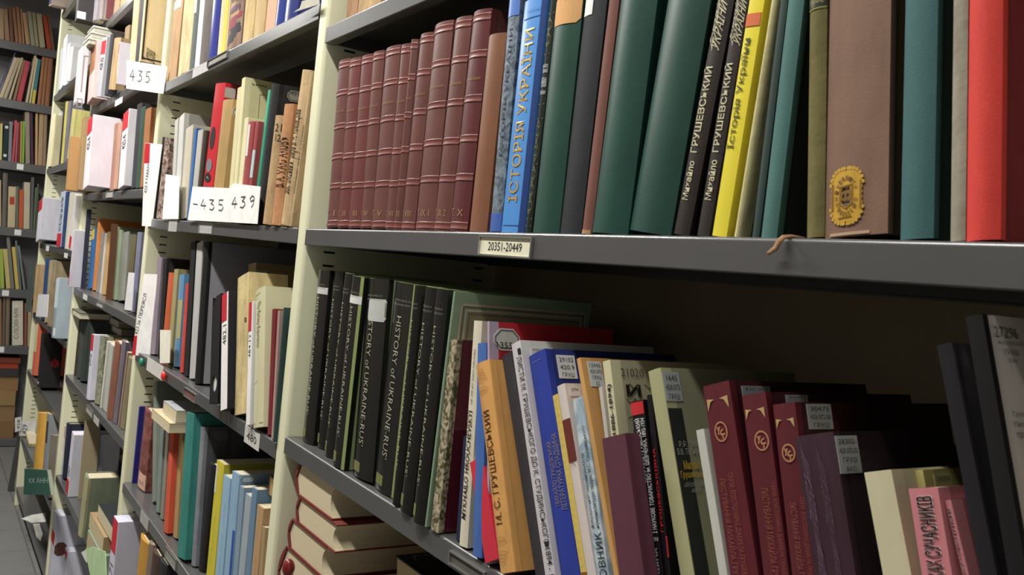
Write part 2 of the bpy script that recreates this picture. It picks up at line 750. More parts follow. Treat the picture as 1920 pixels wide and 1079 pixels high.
def build_shelf(sh):
    rows = sh.rows
    g = [solve_row(sh, r) for r in rows]
    for i in range(len(rows) - 1):                       # a file drawn forward until its side meets the next thing's spine
        if rows[i][5].get('auto'):
            lo_, hi_ = -.2, .12
            goal = g[i + 1]['bl'].x - .002
            for _ in range(40):
                m = (lo_ + hi_) / 2
                q = solve_row(sh, rows[i], m)
                if q['bl'].x + q['T'] / math.cos(q['a']) > goal:
                    lo_ = m
                else:
                    hi_ = m
            g[i] = solve_row(sh, rows[i], hi_)
    idx = [i for i in range(len(rows)) if not rows[i][5].get('front')]
    for i, j in zip(idx, idx[1:]):
        A, B = g[i], g[j]
        lim = min(A['bl'].z + A['H'] * math.cos(A['a']), B['bl'].z + B['H'] * math.cos(B['a'])) - A['bl'].z
        best = A['T']
        for z in (0, max(lim, 0)):
            room = (B['bl'].x + z * math.tan(B['a'])) - (A['bl'].x + z * math.tan(A['a'])) - .0005
            best = min(best, room * math.cos(A['a']))
        if best < A['T']:
            A['T'] = max(best, .0035)
    settle(sh, rows, g)
    out = []
    for n, (r, G) in enumerate(zip(rows, g)):
        desc, color, Lp, Tp, Rp, o = r
        a, T = G['a'], G['T']
        bl = G['bl'].copy()
        if a > 0:
            bl.z += T * math.sin(a)
        bl.z += .0009
        label = desc if o.get('u') else '%s, %s from left on %s' % (desc, ordinal(n + 1), sh.phrase)
        root = empty(o.get('name', 'book'), sh.f.m @ Matrix.Translation(bl) @ Matrix.Rotation(a, 4, 'Y'), label, o.get('cat', 'book'),
                     o.get('group', 'things standing on ' + sh.phrase))
        H = G['H'] - (T * math.sin(a) if a > 0 and not o.get('H') else 0)
        if o.get('make'):
            b = o['make'](root, T, H, G['D'], color, o)
        else:
            b = make_book(root, T, H, G['D'], color, o.get('kind', 'hard'), o.get('mat', 'cloth' if o.get('kind', 'hard') == 'hard' else 'paper'), o.get('bulge'),
                          o.get('side'), o.get('side_mat'), o.get('pages', 'd8cdb0'), o.get('lo', False))
        for t_ in o.get('tx', ()):
            b.write(*t_)
        for fn in o.get('do', ()):
            fn(b)
        out.append(b)
    return out


def file_box(root, T, H, D, color, o):
    """white archive box file: spine, lid joint, red tag and number on the spine"""
    bm = bmesh.new()
    box(bm, 0, T, 0, D, 0, H)
    bevel_all(bm, min(.0015, T * .1))
    mesh_obj('body', bm, M(color, o.get('mat', 'paper')), root)
    b = Book(root, T, H, D, 0)
    tg = o.get('tagv')
    if tg:
        patch('red_tag', b.spine, .04 * T, .96 * T, tg[0] * H, tg[1] * H, REDTAG, root, 1)
    if o.get('num'):
        v0, v1 = o.get('numv', (.5, .75))
        lettering('number', o['num'], lambda u, v: b.spine(u, v, .0005), .2 * T, .8 * T, v0 * H, v1 * H, o.get('rot', 90), INK, root)
    return b


def magazine_file(root, T, H, D, color, o):
    """black card magazine file: open sloping back, finger hole in the spine"""
    t = .002
    bm = bmesh.new()
    mat = M(color, 'plain')
    # side panels with the sloping cut
    prof = [(0, 0), (D, 0), (D, H * .45), (D * .35, H), (0, H)]
    for x in (0, T - t):
        prism(bm, [Vector((x, y, z)) for y, z in prof], Vector((t, 0, 0)))
    box(bm, t, T - t, D - t, D, 0, H * .45)
    box(bm, t, T - t, t, D - t, 0, t)
    mesh_obj('body', bm, mat, root)
    # spine panel with round hole
    bm = bmesh.new()
    hole = o.get('hole', True)
    cz, r = H * .18, min(T * .38, .015)
    if hole:
        n = 16
        ring = [(T / 2 + r * math.cos(2 * math.pi * i / n), cz + r * math.sin(2 * math.pi * i / n)) for i in range(n)]
        ch = T * .45
        outp = []
        for i in range(n):
            an = 2 * math.pi * i / n
            cx, cy = math.cos(an), math.sin(an)
            k = (T / 2) / max(abs(cx), 1e-6)
            yl = (cz if cy < 0 else cz)
            k2 = yl / max(abs(cy), 1e-6)
            kk = min(k, k2)
            outp.append((T / 2 + cx * kk, cz + cy * kk))
        for i in range(n):
            j = (i + 1) % n
            e1, e2 = abs(abs(outp[i][0] - T / 2) - T / 2) < 1e-6, abs(abs(outp[j][0] - T / 2) - T / 2) < 1e-6
            q = [outp[i], outp[j], ring[j], ring[i]]
            if e1 != e2:
                q.insert(1, (outp[i][0] if e1 else outp[j][0], outp[j][1] if e1 else outp[i][1]))
            prism(bm, [Vector((x, 0, z)) for x, z in q], Vector((0, t, 0)))
        poly = [(0, 2 * cz), (T, 2 * cz), (T, H), (ch, H), (0, H - ch * .9)]
        prism(bm, [Vector((x, 0, z)) for x, z in poly], Vector((0, t, 0)))
    else:
        box(bm, 0, T, 0, t, 0, H)
    mesh_obj('spine_panel', bm, mat, root)
    if o.get('papers'):
        bm = bmesh.new()
        box(bm, t + .001, T - t - .001, t + .001, D * .9, t, H * .42)
        mesh_obj('papers', bm, M('d8d8d6', 'paper'), root)
    return Book(root, T, H, D, 0)


def card(name, corners, label, cat, col='f4f4f2', thick=.0012, group=None, mat=None):
    """a sheet of card through four or more points of the place"""
    pts = [Vector(p) for p in corners]
    c = sum(pts, Vector()) / len(pts)
    nrm = (pts[1] - pts[0]).cross(pts[2] - pts[0]).normalized()
    if nrm.dot(CAM - c) < 0:
        nrm = -nrm
    u = (pts[1] - pts[0]).normalized()
    v = nrm.cross(u)
    root = empty(name, Matrix.Translation(pts[0]) @ Matrix((u, v, nrm)).transposed().to_4x4(), label, cat, group)
    inv = WM[root.name].inverted()
    lp = [inv @ p for p in pts]
    lp = [Vector((p.x, p.y, 0)) for p in lp]
    bm = bmesh.new()
    prism(bm, lp, Vector((0, 0, -thick)))
    mesh_obj('sheet', bm, mat or M(col, 'paper'), root)
    return root, lp


def flat_book(desc, color, x0, x1, y0, d, z0, th, cat='book', yaw=0.0, spine='left', mat='cloth', pages='d9cdae', group=None, frame=None, hard=True, name='book', fore=.004):
    """a book lying flat, its spine along one side"""
    f = (frame or F0).m
    Wd = x1 - x0
    root = empty(name, f @ Matrix.Translation((x0, y0, z0 + EYE)) @ Matrix.Rotation(yaw, 4, 'Z'), desc, cat, group)
    t = .0017 if hard else .0012
    bul = th * .28 if hard else 0
    bm = bmesh.new()
    n = 8
    pr = [(Wd, 0), (.008, 0)]
    for i in range(n + 1):
        s = i / n
        pr.append((0 - bul * (1 - (2 * s - 1) ** 2), th * s))
    pr += [(.008, th), (Wd, th), (Wd, th - t), (.004, th - t), (.004 - bul, th / 2), (.004, t), (Wd, t)]
    if spine == 'right':
        pr = [(Wd - x, z) for x, z in pr][::-1]
    prism(bm, [Vector((x, 0, z)) for x, z in pr], Vector((0, d, 0)))
    mesh_obj('cover', bm, M(color, mat), root, smooth=40)
    bm = bmesh.new()
    g = .0022 if hard else .0004
    pp = [(.0045, t + .0002)]
    m_ = 8
    k = fore
    for i in range(m_ + 1):
        s = i / m_
        pp.append((Wd - g - k * (1 - (2 * s - 1) ** 2), t + .0002 + (th - 2 * t - .0004) * s))
    pp += [(.0045, th - t - .0002), (.0045 - bul * .95, th / 2)]
    if spine == 'right':
        pp = [(Wd - x, z) for x, z in pp][::-1]
    prism(bm, [Vector((x, g, z)) for x, z in pp], Vector((0, d - 2 * g, 0)))
    o = mesh_obj('page_block', bm, flat_pages(pages), root, smooth=30)
    return root


def flat_pages(hexc):
    key = (hexc, 'flatpages')
    if key in _mats:
        return _mats[key]
    m = pages_mat(hexc).copy()
    m.name = 'flat_pages_' + hexc
    for n in m.node_tree.nodes:
        if n.type == 'MAPPING':
            n.inputs['Scale'].default_value = (3, 3, 1200)
    _mats[key] = m
    return m


# ---------------------------------------------------------------- the room
def room():
    bm = bmesh.new()
    box(bm, -7.4, 2.2, -1.75, 1.9, -.06, 0)
    structure(mesh_obj('floor', bm, tile_mat()))
    bm = bmesh.new()
    box(bm, -7.4, 2.2, -1.75, 1.9, LAMP_Z + .1, LAMP_Z + .16)
    structure(mesh_obj('ceiling', bm, M('d9d8d2', 'paint')))
    bm = bmesh.new()
    box(bm, -7.1, -7.0, -1.75, 1.9, 0, LAMP_Z + .1)
    structure(mesh_obj('wall_end', bm, M('a29b94', 'paint')))
    bm = bmesh.new()
    box(bm, -7.0, 2.2, 1.8, 1.9, 0, LAMP_Z + .1)
    structure(mesh_obj('wall_back', bm, M('b5b0a2', 'paint')))
    bm = bmesh.new()
    box(bm, -7.0, 2.2, -1.75, -1.65, 0, LAMP_Z + .1)
    structure(mesh_obj('wall_aisle', bm, M('77706a', 'paint')))


room()

for (x, ln, watts), place in zip(LAMPS, ('the nearest bay', 'the third bay', 'the far row end')):
    r = empty('ceiling_lamp', Matrix.Translation((x, -.72, LAMP_Z + .02)), 'long fluorescent ceiling lamp hanging over the aisle at %s' % place, 'lamp', 'fluorescent lamps over the aisle')
    bm = bmesh.new()
    box(bm, -ln / 2 - .03, ln / 2 + .03, -.07, .07, 0, .05)
    bevel_all(bm, .006)
    mesh_obj('housing', bm, M('e8e8e4', 'paint'), r)
    for s in (-1, 1):
        bm = bmesh.new()
        bmesh.ops.create_cone(bm, cap_ends=True, segments=10, radius1=.006, radius2=.006, depth=.03, matrix=Matrix.Translation((s * ln * .35, 0, .065)))
        mesh_obj('hanger', bm, M('c8c8c4', 'plain'), r)
    ld = bpy.data.lights.new('tube_light', 'AREA')
    ld.shape = 'RECTANGLE'
    ld.size = ln
    ld.size_y = .09
    ld.energy = watts
    ld.color = (1.0, .975, .92)
    lo = bpy.data.objects.new('tube_light', ld)
    lo.location = (0, 0, -.012)
    link(lo, r)

# ---------------------------------------------------------------- shelving
DEPTH = .34
FH = .0255


def upright_bm(x0, x1, z1, depth=DEPTH + .01):
    bm = bmesh.new()
    box(bm, x0, x1, 0, depth, 0, z1)
    es = [e for e in bm.edges if abs(e.verts[0].co.z - e.verts[1].co.z) > .1]
    bmesh.ops.bevel(bm, geom=es, offset=.006, segments=4, affect='EDGES', profile=.5)
    return bm


def shelf_bm(x0, x1, za, zb, depth=DEPTH, h=FH):
    """folded steel tray: plate, front and back flanges with lips, end flanges, stiffener"""
    bm = bmesh.new()
    t = .0022
    pr = [(depth, -h), (depth, 0), (.003, 0), (.0021, -.0002), (.0013, -.0006), (.0006, -.0013), (.0002, -.0021), (0, -.003), (0, -h + .001), (.0004, -h + .0002), (.0014, -h),
          (.016, -h), (.016, -h + .0016), (t, -h + .0016), (t, -t - .002), (.0045, -t), (depth - t, -t), (depth - t, -h + .0016), (depth - .016, -h + .0016), (depth - .016, -h)]
    L_ = x1 - x0
    prism(bm, [Vector((x0, y, z)) for y, z in pr], Vector((L_, 0, 0)))
    for xa in (x0 + .0004, x1 - .0024):
        box(bm, xa, xa + .002, .0024, depth - .0024, -h + .0017, -t - .0003)
    for yc in (depth * .36, depth * .7):
        box(bm, x0 + .004, x1 - .004, yc, yc + .03, -.014, -t - .0002)
    for v in bm.verts:
        v.co.z += za + (zb - za) * (v.co.x - x0) / L_
    return bm


def shelf_obj(parent, x0, x1, za, zb, depth=DEPTH, h=FH):
    o = mesh_obj('shelf', shelf_bm(x0, x1, za + EYE, zb + EYE, depth, h), SHELF, parent)
    return o


def holder(parent, pix, paper='d9d6bd', text=None, frame=F0, steel=True, name='label_holder', thick=.003, f=None):
    """metal label frame on a shelf edge, from its four corners in the photograph"""
    P = [frame.on_v(x, y, -.0006) for x, y in pix]      # tl tr br bl
    x0 = (P[0].x + P[3].x) / 2
    x1 = (P[1].x + P[2].x) / 2
    z1 = (P[0].z + P[1].z) / 2
    z0 = (P[2].z + P[3].z) / 2
    def fm(u, v, e=0.0):
        return (u, -e - .0003, v)
    if steel:
        bm = bmesh.new()
        r = .0016
        box(bm, x0, x1, -thick, -.0002, z1 - r, z1)
        box(bm, x0, x1, -thick, -.0002, z0, z0 + r)
        box(bm, x0, x0 + r, -thick, -.0002, z0 + r, z1 - r)
        box(bm, x1 - r, x1, -thick, -.0002, z0 + r, z1 - r)
        mesh_obj(name, bm, M('b9b9b4', 'steel'), parent)
    bm = bmesh.new()
    g = .0017 if steel else 0
    box(bm, x0 + g, x1 - g, -.0011, -.0003, z0 + g, z1 - g)
    mesh_obj('label_card', bm, M(paper, 'paper'), parent)
    if text:
        lettering('label_number', text, lambda u, v: (u, -.0014, v), x0 + (x1 - x0) * .18, x1 - (x1 - x0) * .18, z0 + (z1 - z0) * .28, z1 - (z1 - z0) * .3, 0, INK, parent)


class Bay:
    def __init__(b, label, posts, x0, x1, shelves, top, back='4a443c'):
        b.root = empty('shelving_bay', Matrix.Translation((0, 0, 0)), label, 'shelving', 'steel shelving bays along the aisle')
        for a, c in posts:
            mesh_obj('upright', upright_bm(a, c, top + EYE), UPR, b.root, smooth=50)
        b.s = [shelf_obj(b.root, x0, x1, za, zb) for za, zb in shelves]
        bm = bmesh.new()
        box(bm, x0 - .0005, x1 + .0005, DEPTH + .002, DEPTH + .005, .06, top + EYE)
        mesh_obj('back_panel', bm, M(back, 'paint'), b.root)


TOP = 1.12
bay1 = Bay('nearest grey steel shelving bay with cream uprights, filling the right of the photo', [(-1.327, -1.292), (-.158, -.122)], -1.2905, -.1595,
           [(.341, .341), (.038, .045), (-.277, -.284), (-.62, -.62), (-.96, -.96), (-1.29, -1.29)], TOP, 'b0a184')
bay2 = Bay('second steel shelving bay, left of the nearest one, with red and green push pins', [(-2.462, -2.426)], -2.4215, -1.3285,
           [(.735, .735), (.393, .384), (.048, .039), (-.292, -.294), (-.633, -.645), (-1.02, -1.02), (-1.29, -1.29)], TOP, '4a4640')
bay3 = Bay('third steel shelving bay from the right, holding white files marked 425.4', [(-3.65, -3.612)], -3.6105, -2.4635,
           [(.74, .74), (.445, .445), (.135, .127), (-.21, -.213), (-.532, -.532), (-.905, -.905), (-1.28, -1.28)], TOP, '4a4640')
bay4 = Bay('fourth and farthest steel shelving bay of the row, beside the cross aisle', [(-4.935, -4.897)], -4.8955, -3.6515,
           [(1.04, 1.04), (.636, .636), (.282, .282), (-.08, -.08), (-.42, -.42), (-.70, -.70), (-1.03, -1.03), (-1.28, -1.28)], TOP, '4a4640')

# bookcase across the end of the aisle
EZ = [1.085, .739, .371, -.027, -.401, -.746, -1.32]
ebc = empty('bookcase', Matrix.Translation((XE, 0, 0)), 'dark grey steel bookcase across the far end of the aisle, at the left edge', 'bookcase')
for k, z in enumerate(EZ):
    bm = shelf_bm(-1.0, 1.0, z + EYE, z + EYE, .3, .05 if k < 6 else .045)
    for v in bm.verts:
        x, y = v.co.x, v.co.y
        v.co.x, v.co.y = -y, x
    mesh_obj('shelf', bm, M('5b5a5c', 'metal'), ebc)
bm = bmesh.new()
box(bm, -.306, -.302, -1.0, 1.0, 0, EYE + 1.45)
mesh_obj('back_panel', bm, M('97949a', 'paint'), ebc)
for s in (-1, 1):
    bm = bmesh.new()
    box(bm, -.3, 0, s * 1.002 - (.03 if s < 0 else 0), s * 1.002 + (.03 if s > 0 else 0), 0, EYE + 1.45)
    bevel_all(bm, .003)
    mesh_obj('side_panel', bm, M('c9c8ac', 'paint'), ebc)

# shelf labels
N2, N1 = bay1.s[1], bay1.s[2]
holder(N2, ((901, 441), (1000, 446), (997, 487), (899, 478)), 'e2dfc4', '20351-20449')
holder(N1, ((846, 1031), (912, 1075), (908, 1101), (843, 1055)), '57564f', None)
holder(bay2.s[1], ((390, 113), (427, 96), (427, 109), (390, 126)), '8f8d88', None)
holder(bay2.s[1], ((362, 131), (391, 116), (391, 131), (361, 148)), 'b8b4b6', None, steel=False)
holder(bay2.s[2], ((317, 411), (332, 412), (332, 435), (316, 434)), 'a9a8a4', None, steel=False)
holder(bay2.s[2], ((375, 417), (401, 419), (398, 440), (373, 438)), 'a9a8a6', None)
holder(bay2.s[3], ((277, 668), (308, 691), (303, 714), (275, 694)), 'c9c6c0', None, steel=False)
holder(bay2.s[3], ((347, 726), (369, 741), (366, 757), (345, 742)), '6b4a44', None)
holder(bay2.s[3], ((461, 797), (489, 816), (484, 846), (457, 829)), 'c4c2bc', '480', steel=False)
holder(bay2.s[4], ((264, 958), (279, 973), (277, 997), (263, 979)), 'a2a09c', None, steel=False)
holder(bay2.s[4], ((312, 1027), (332, 1048), (330, 1070), (309, 1044)), '86857f', None)
holder(bay3.s[1], ((216, 188), (230, 182), (229, 194), (216, 199)), 'd8d6d2', None, steel=False)
holder(bay3.s[2], ((200, 359), (213, 357), (213, 371), (199, 372)), 'a3a19d', None)
holder(bay3.s[3], ((156, 550), (164, 555), (163, 565), (156, 560)), 'd0cfca', None, steel=False)
holder(bay3.s[3], ((183, 564), (194, 570), (193, 580), (182, 573)), 'a09e9a', None)
holder(bay3.s[4], ((163, 760), (175, 771), (174, 784), (162, 773)), '9a9893', None)
holder(bay3.s[4], ((176, 780), (186, 787), (185, 799), (175, 793)), 'b0aea8', None, steel=False)
holder(bay4.s[3], ((87, 460), (92, 462), (91, 472), (86, 470)), 'e0dfdc', None, steel=False)
holder(bay4.s[3], ((121, 474), (127, 476), (126, 485), (120, 483)), 'e0dfdc', None, steel=False)
for x, y in ((38, 311), (34, 431), (11, 543), (2, 650)):
    k = {311: 2, 431: 3, 543: 4, 650: 5}[y]
    sh_ = [c for c in ebc.children if c.name.startswith('shelf')][k]
    p = FE.on_v(x, y, -.001)
    bm = bmesh.new()
    box(bm, .0002, .0016, p.x - .018, p.x + .018, EYE + EZ[k] - .042, EYE + EZ[k] - .008)
    mesh_obj('label_card', bm, M('e8e8e6', 'paper'), sh_)

# push pins holding the paper strip on the second bay's shelf edge
for (x, y), col, word in (((270, 680), '0f8f6d', 'green'), ((312, 706), 'e02a20', 'red')):
    p = F0.on_v(x, y, -.001)
    r = empty('push_pin', Matrix.Translation(p), '%s round push pin on the edge of the second bay shelf' % word, 'push pin', 'push pins on the shelf edge')
    bm = bmesh.new()
    prof = [(0, -.011), (.006, -.0105), (.0098, -.0085), (.0105, -.006), (.0098, -.0035), (.006, -.002), (.0045, -.0004), (0, -.0004)]
    n = 18
    rings = [[bm.verts.new((q * math.cos(2 * math.pi * i / n), yy, q * math.sin(2 * math.pi * i / n))) for i in range(n)] if q else [bm.verts.new((0, yy, 0))]
             for q, yy in prof]
    for A, B in zip(rings, rings[1:]):
        for i in range(n):
            j = (i + 1) % n
            if len(A) == 1:
                bm.faces.new((A[0], B[i], B[j]))
            elif len(B) == 1:
                bm.faces.new((A[i], A[j], B[0]))
            else:
                bm.faces.new((A[i], A[j], B[j], B[i]))
    mesh_obj('head', bm, M(col, 'gloss'), r, smooth=60)


# ---------------------------------------------------------------- decoration placed where the photograph shows it
def TX(s, a, c, rot=90, col='1a1a1e', bold=0.0, kind='ink', slant=0.0, name='spine_title', e=.0005):
    def f(b):
        (u0, v1), (u1, v0) = b.pu(*a), b.pu(*c)
        u0, u1 = max(u0, .0006), min(u1, b.T - .0006)
        if u1 - u0 < .0015:
            u0, u1 = b.T * .25, b.T * .75
        lettering(name, s, lambda u, v: b.spine(u, v, e), u0, u1, v0, v1, rot, M(col, kind), b.root, bold, slant)
    return f


def SP(a, c, col, kind='paper', name='spine_label', cut=0.0, full=False):
    def f(b):
        (u0, v1), (u1, v0) = b.pu(*a), b.pu(*c)
        u0, u1 = max(u0, .0002), min(u1, b.T - .0002)
        if full:
            u0, u1 = .0002, b.T - .0002
        v0, v1 = max(v0, .0005), min(v1, b.H - .0005)
        patch(name, b.spine, u0, u1, v0, v1, M(col, kind), b.root, 8, cut)
    return f


def ST(a, c, rows, cut=0.0, col='cfd0d2', ring=False):
    def f(b):
        (y0, v1), (y1, v0) = b.ps(*a), b.ps(*c)
        b.sticker(max(y0, .0005), min(y1, .16), v0 / b.H, min(v1 / b.H, .997), rows, cut, col, ring)
    return f


def CT(s, a, c, col='1a1a1e', bold=0.0, rot=0, name='cover_title', slant=0.0):
    def f(b):
        (y0, v1), (y1, v0) = b.ps(*a), b.ps(*c)
        b.side_text(s, y0, y1, v0 / b.H, v1 / b.H, col, bold, name, None, .0006, rot, 'ink', slant)
    return f


def CP(a, c, col, kind='paper', name='cover_panel'):
    def f(b):
        (y0, v1), (y1, v0) = b.ps(*a), b.ps(*c)
        patch(name, b.side, max(y0, .0003), min(y1, .164), max(v0, .0006), min(v1, b.H - .0006), M(col, kind), b.root, 1, 0, .0001)
    return f


# ================================================================ nearest bay, middle shelf
A = Shelf("nearest bay's middle shelf", F0, -1.285, -.243, .038, .0441, .012)


def bound_set(b, bands=(.025, .245, .42, .60, .80, .965), hi='7d4540'):
    n = 12
    for v in bands:
        bm = bmesh.new()
        z = v * b.H
        rows = []
        for dz, e in ((-.0042, 0), (-.0035, .0006), (-.0029, .0006), (-.002, .0001), (.002, .0001), (.0029, .0006), (.0035, .0006), (.0042, 0)):
            rows.append([bm.verts.new(b.spine(b.T * (i / n), z + dz, e)) for i in range(n + 1)])
        for p, q in zip(rows, rows[1:]):
            for i in range(n):
                bm.faces.new((p[i], p[i + 1], q[i + 1], q[i]))
        mesh_obj('raised_band', bm, M(hi, 'leather'), b.root, smooth=60)


MB = [613.4, 634.2, 654.2, 676.7, 696.8, 723.9, 742.6, 753, 779.3, 813.5, 843.5, 880.3]
MT = [(636.3, 121), (657, 118), (679, 112), (701, 105), (724, 97), (754, 90), (775, 79), (789.5, 70), (816, 52), (855, 41), (888.5, 28)]
NUM = ['I', 'II', 'III', 'IV', 'V', 'VI', 'VII', 'VIII', 'IX 1', 'IX 2', 'X']
NW = ['first', 'second', 'third', 'fourth', 'fifth', 'sixth', 'seventh', 'eighth', 'ninth', 'tenth', 'eleventh']
for i in range(11):
    col = '5f2a2c' if i == 10 else ('6e3836' if i in (1, 2) else '6b3f3a')
    put(A, '%s of eleven maroon bound volumes, counted from the cream upright, marked %s' % (NW[i], NUM[i]), col, MB[i], MT[i], MB[i + 1], u=1, mat='leather', bulge=.0055,
        group='maroon bound volumes', side='4a2422', do=[bound_set], pages='b8a98c',
        tx=[('М. ГРУШЕВСЬКИЙ', .5, .69, .78, .016, 0, 'a8875a', .0, 'gold'), ('Т. ' + NUM[i], .5, .085, .62, .034, 0, 'b59a72', .0, 'gold')])
put(A, 'plain light brown cloth book leaning on the last maroon volume', '86583e', 880.3, (917, 73), 918, u=1, mat='leather', bulge=.006)


def taped(b):
    b.band(.0015, .075, '4569b8', kind='gloss', name='blue_tape')
    b.band(.87, .998, '5a83d0', kind='gloss', name='blue_tape')
    b.write('ІСТОРІЯ УКРАЇНИ', .55, .56, .34, .52, 90, '3e4a58')


put(A, 'worn grey blue marbled book with blue tape at head and foot', marble_mat('4a5664', '7d8b98', 90), 918.6, (958, -22), 939, u=1, do=[taped], kind='hard', bulge=.003)


def blue_history(b):
    b.write('ІСТОРІЯ УКРАЇНИ', .40, .5, .5, .74, 90, 'c8a860', .01, 'gold')
    b.write('М. ГРУШЕВСЬКИЙ', .5, .95, .6, .018, 0, '5b8fd0')
    b.band(.03, .033, '3b6ab4', .1, .9, name='spine_rule')
    b.band(.915, .918, '3b6ab4', .1, .9, name='spine_rule')
    b.band(.0, .9995, '1d3f7c', .80, .997, 'gloss', 'shaded_cover_edge')  # shade on the right cover, painted as a navy band on the spine


put(A, 'bright blue book with gold vertical title, above the shelf number card', '4a92dc', 939.5, (984.5, 6), 983, u=1, do=[blue_history], side='1d3f7c', bulge=.003, mat='gloss')  # navy side colour has the shading of the cover painted in


def knotted(b):
    T, H = b.T, b.H
    col = 'c4c47a'
    L_ = []
    for v0, v1, nn in ((.30, .47, 2), (.08, .28, 3), (.78, .90, 2)):
        for ph in (0, math.pi):
            L_.append([(.5 + .36 * math.sin(ph + t / 40 * nn * math.pi), v0 + (v1 - v0) * t / 40) for t in range(41)])
        for k in range(nn):
            c = v0 + (v1 - v0) * (k + .5) / nn
            L_.append([(.5 + .22 * math.cos(t / 12 * 2 * math.pi), c + .02 * math.sin(t / 12 * 2 * math.pi)) for t in range(13)])
    strokes('spine_ornament', lambda u, v: b.spine(u * T, v * H, .0004), L_, .0016, M(col, 'ink'), b.root)
    b2 = [[(.08, v), (.92, v)] for v in (.03, .06, .29, .48, .54, .75, .92)]
    strokes('spine_rules', lambda u, v: b.spine(u * T, v * H, .0004), [[(u * 1, v) for u, v in l] for l in b2], .0022, M(col, 'ink'), b.root)
    for s, v in (('МИХАЙЛО', .70), ('ГРУШЕВСЬКИЙ', .68), ('ІЛЮСТРОВАНА', .64), ('ІСТОРІЯ', .62), ('УКРАЇНИ', .59)):
        b.write(s, .5, v, .8, .02, 0, 'e6e8e4')


put(A, 'black book with yellow green knotwork down its narrow spine', '141c1a', 985, (1034, -8), 996, u=1, ys=.012, do=[knotted], H=.232, bulge=.002)
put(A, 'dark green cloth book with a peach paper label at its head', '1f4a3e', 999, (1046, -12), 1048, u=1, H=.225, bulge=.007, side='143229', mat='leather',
    do=[SP((1044, -22), (1087, 38), 'dca768', cut=.004, name='paper_label'),
        faint(.35, .75, .955, .985, 'a06a30', n=6, up=False)])
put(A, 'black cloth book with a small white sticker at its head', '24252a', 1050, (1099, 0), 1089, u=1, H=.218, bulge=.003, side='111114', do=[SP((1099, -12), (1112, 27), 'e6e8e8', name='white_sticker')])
put(A, 'narrow reddish brown cloth book with a frayed foot', '75493f', 1091, (1143, 0), 1109, u=1, H=.222, bulge=.002,
    do=[lambda b: b.band(.0, .016, 'a8845c', .05, .95, 'worn', 'frayed_foot')])
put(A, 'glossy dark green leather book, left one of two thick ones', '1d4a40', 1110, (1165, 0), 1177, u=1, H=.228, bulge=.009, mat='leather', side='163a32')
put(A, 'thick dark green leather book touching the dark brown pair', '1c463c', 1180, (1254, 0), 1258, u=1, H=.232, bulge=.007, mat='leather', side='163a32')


def grush(a, b_, c, d):
    return [TX('ГРУШЕВСЬКИЙ', a[0], a[1], 90, 'c9c3a0', .012), TX('Михайло', b_[0], b_[1], 90, 'c9c3a0', .012),
            TX('УКРАЇНИ', c[0], c[1], 90, 'c9c3a0', .006, slant=.2), TX('Історія', d[0], d[1], 90, 'c9c3a0', .0, slant=.3)]


put(A, 'dark brown book with cream Cyrillic title, beside the thick green leather book', '2e2523', 1263, (1347, 0), 1304, u=1, H=.222, bulge=.002, mat='plain', side='1a1514', group='two copies of a dark brown history',
    do=grush(((1318, 126), (1308, 287)), ((1293, 302), (1291, 376)), ((1347, 2), (1350, 89)), ((1334, 4), (1340, 89))))
put(A, 'dark brown book with cream Cyrillic title, touching the yellow book', '2e2523', 1307, (1381, 0), 1333, u=1, H=.222, bulge=.001, mat='plain', side='1a1514', group='two copies of a dark brown history',
    do=grush(((1360, 120), (1348, 286)), ((1334, 300), (1334, 376)), ((1386, 0), (1389, 80)), ((1375, 4), (1378, 80))))
put(A, 'bright yellow book with dark vertical title', 'e8d820', 1335, (1406, 0), 1362, u=1, H=.215, bulge=.0006, kind='paper', mat='gloss', side='d6c51c', pages='efe9c8',
    do=[TX('Історія України', (1396, 73), (1379, 280), 90, '4a4a12', .004), SP((1400, 27), (1424, 47), 'd8703c', name='spine_ornament')])


def bleached(b):
    strokes('torn_streaks', lambda u, v: b.spine(u * b.T, v * b.H, .0004), [[(.1 + .28 * random.random(), s / 14 + .01), (.1 + .4 * random.random(), (s + 1) / 14)] for s in range(14) for _ in range(2)],
            .002, M('8d875f', 'worn'), b.root)


put(A, 'worn book with a bleached cream spine, right of the yellow book', 'd2cb94', 1377, (1448, 0), 1397, u=1, H=.226, bulge=.002, mat='worn', side='2a3324', do=[bleached])
put(A, 'thin dark grey green cloth book against the teal one', '2f423e', 1410, (1464, 0), 1426, u=1, H=.214, bulge=.001)
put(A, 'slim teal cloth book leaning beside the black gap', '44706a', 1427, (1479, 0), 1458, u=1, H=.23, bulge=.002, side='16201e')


def old_label(b):
    b.band(.78, .93, '28301c', kind='leather', name='leather_label')
    b.band(.772, .778, '8a8450', name='spine_rule')
    b.band(.93, .935, '8a8450', name='spine_rule')
    b.write('THE', .5, .83, .4, .016, 0, 'a8a06a')
    b.write('UKRAINE', .5, .80, .8, .016, 0, 'a8a06a')


put(A, 'frayed olive cloth book with a dark leather title label', '716a40', 1513, (1519, 0), 1546, u=1, H=.2, bulge=.003, mat='worn', do=[old_label])


